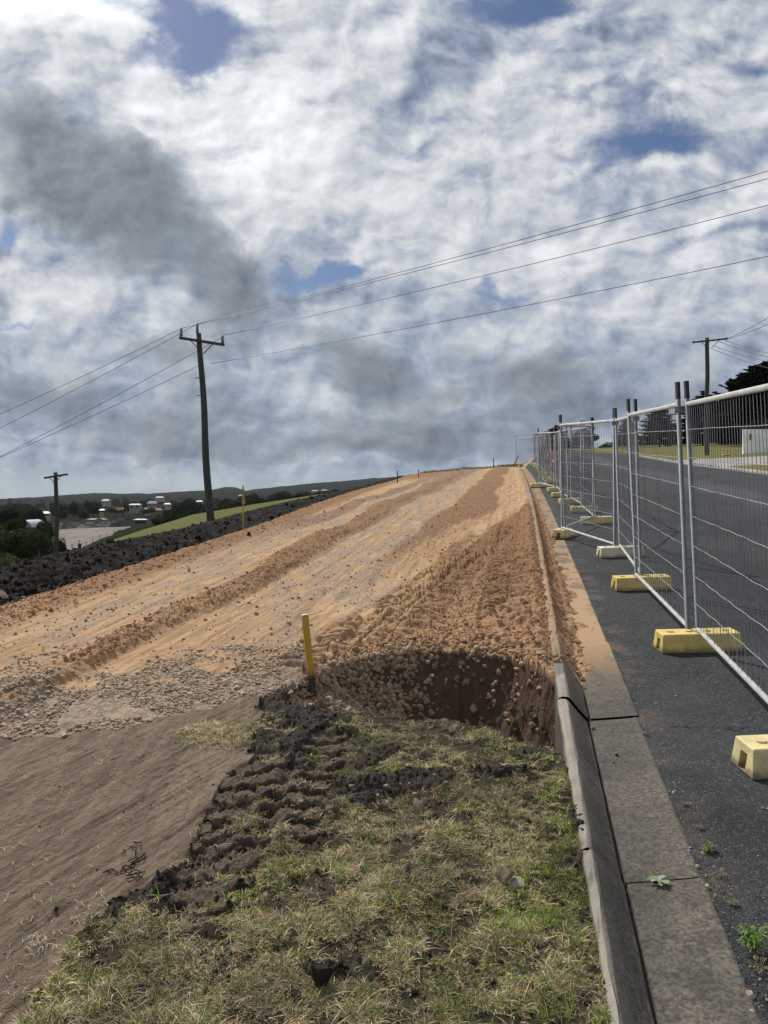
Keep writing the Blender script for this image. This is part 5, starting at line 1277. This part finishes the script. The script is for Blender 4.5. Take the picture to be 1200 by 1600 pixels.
# arched shed
y = 120; x = at_px(47, y); W = 26 / 1200 * y; o = empty('arched_shed', (x, y, z_for(822, y) - .4)); tag(o, 'pale round topped shed behind the bushes at left', 'shed')
V = []; F = []
for s_, yy in enumerate((-2.5, 2.5)):
    for k_ in range(13): an = math.pi * k_ / 12; V.append((math.cos(an) * W / 2, yy, math.sin(an) * W * .42 + .3))
for k_ in range(12): F.append((k_, k_ + 1, 14 + k_, 13 + k_))
child('roof', mesh_np('roof', np.array(V), np.array(F), M_roofs[1], link=False), o)
me = bpy.data.meshes.new('end_wall'); me.from_pydata([(V[k_][0] * .98, -2.45, V[k_][2] - .03) for k_ in range(13)] + [(-W * .49, -2.45, -1.5), (W * .49, -2.45, -1.5)], [], [tuple(range(13)) + (13, 14)]); me.materials.append(M_wallh[1]); child('end_wall', me, o)
# rubble mounds behind the yard
M_rub = flat_mat("dark_rubble", (.065, .062, .060), .9, 0, .5, .8, .6)
def mound(px, pyb, y, wpx, hp, label, seed):
    x = at_px(px, y); W = wpx / 1200 * y; Hh = hp / 1200 * y; g = np.linspace(-1, 1, 44); A, B = np.meshgrid(g, g); rr = np.hypot(A, B)
    zz = np.clip(1 - rr, 0, 1) ** .8 * Hh * (1 + .5 * fbm(A.ravel() * 3 + seed, B.ravel() * 3, 3, 7).reshape(A.shape)) + .35 * billow(A.ravel() * 9, B.ravel() * 9 + seed, 3, 9).reshape(A.shape) * np.clip(1.1 - rr, 0, 1) * Hh * .4 - .6
    idx = np.arange(44 * 44).reshape(44, 44); q = np.stack([idx[:-1, :-1], idx[:-1, 1:], idx[1:, 1:], idx[1:, :-1]], -1).reshape(-1, 4)
    o = mesh_np('rubble_mound', np.stack([A.ravel() * W / 2, B.ravel() * W * .3, zz.ravel()], 1), q, M_rub, False); o.location = (x, y, z_for(pyb, y)); tag(o, label, 'rubble mound')
mound(195, 822, 235, 60, 22, 'largest grey rubble mound behind the yard', 3); mound(155, 822, 240, 70, 14, 'long low rubble mound left of the largest', 5); mound(108, 823, 245, 60, 13, 'dark soil mound at the left end of the yard', 8); mound(222, 818, 250, 36, 12, 'small rubble mound at the right end', 11)
# two chimneys-like cypresses
for px, lb in ((195, 'left of two tiny slim cypresses in the town'), (200, 'right of two tiny slim cypresses in the town')):
    y = 300; x = at_px(px, y); z = z_for(799, y); pine(x, y, 11 / 1200 * y, 1.3, P1, lb, z)['group'] = 'slim cypresses'
# paddock fence and yard posts
def line_fence(p0, p1, n_, y0, y1, h, label):
    o = empty('wire_fence', (0, 0, 0)); first = None; tops = []
    for k_ in range(n_):
        q = k_ / (n_ - 1); y = math.exp(math.log(y0) * (1 - q) + math.log(y1) * q); px = p0 + (p1 - p0) * q; x = at_px(px, y); z = ground_z(x, y)
        if first is None: first = Vector((x, y, z)); o.location = first
        tops.append(Vector((x, y, z)) - first)
        v, f = tubes_np([[(0, 0, -.3), (0, 0, h * random.uniform(.75, 1.05))]], .035, 6); child('post', mesh_np('post', v, f, M_tim, link=False), o, tops[-1])
    v, f = tubes_np([[tuple(q + Vector((0, 0, hh))) for q in tops] for hh in (h * .35, h * .65, h * .92)], .012, 4); child('strand', mesh_np('strand', v, f, M_wire, link=False), o)
    tag(o, label, 'wire fence')
line_fence(112, 232, 12, 62, 170, 1.25, 'old post and wire fence between yard and paddock')
line_fence(60, 100, 9, 62, 170, 1.2, 'post fence along the left side of the yard')

# grass tuft on the crest
n_ = 2600; x_ = r.uniform(2.5, 9.2, n_); y_ = r.uniform(50.5, 56, n_); z_, zo_, _ = terrain(x_, y_)
blades('crest_grass', x_, y_, z_, r.uniform(.05, .28, n_), r.uniform(.02, .035, n_), np.stack([r.uniform(.06, .16, n_), r.uniform(.08, .15, n_), r.uniform(.02, .06, n_)], 1), r.uniform(.2, 1, n_), M_blade, r)
tag(bpy.data.objects['crest_grass'], 'rough grass along the crest at the top of the fill', 'grass', kind='stuff')
# ------------------------------------------------------------------ the air
bm = bmesh.new(); zlo = float(Z.min()) - 1.0; zhi = float(Z.max()) + 3.0
xm = float(np.abs(X).max()) + 20
bmesh.ops.create_cube(bm, size=1, matrix=Matrix.Translation((0, 1700, (zlo + zhi) / 2)) @ Matrix.Diagonal((2 * xm, 3500, zhi - zlo, 1)))
me = bpy.data.meshes.new('haze'); bm.to_mesh(me); bm.free()
m = bpy.data.materials.new('haze_air'); m.use_nodes = True; m.node_tree.nodes.clear(); tt_ = NT(m.node_tree)
vo = tt_.node('ShaderNodeVolumePrincipled'); vo.inputs['Density'].default_value = .00004; vo.inputs['Color'].default_value = (.80, .88, .95, 1); vo.inputs['Anisotropy'].default_value = .3
tt_.l.new(vo.outputs[0], tt_.node('ShaderNodeOutputMaterial').inputs['Volume']); me.materials.append(m)
hz_o = bpy.data.objects.new('haze', me); COL.objects.link(hz_o); tag(hz_o, 'thin pale haze over the valley and far hills', 'haze', kind='stuff')
print('verts', NY, NX, zlo, zhi)
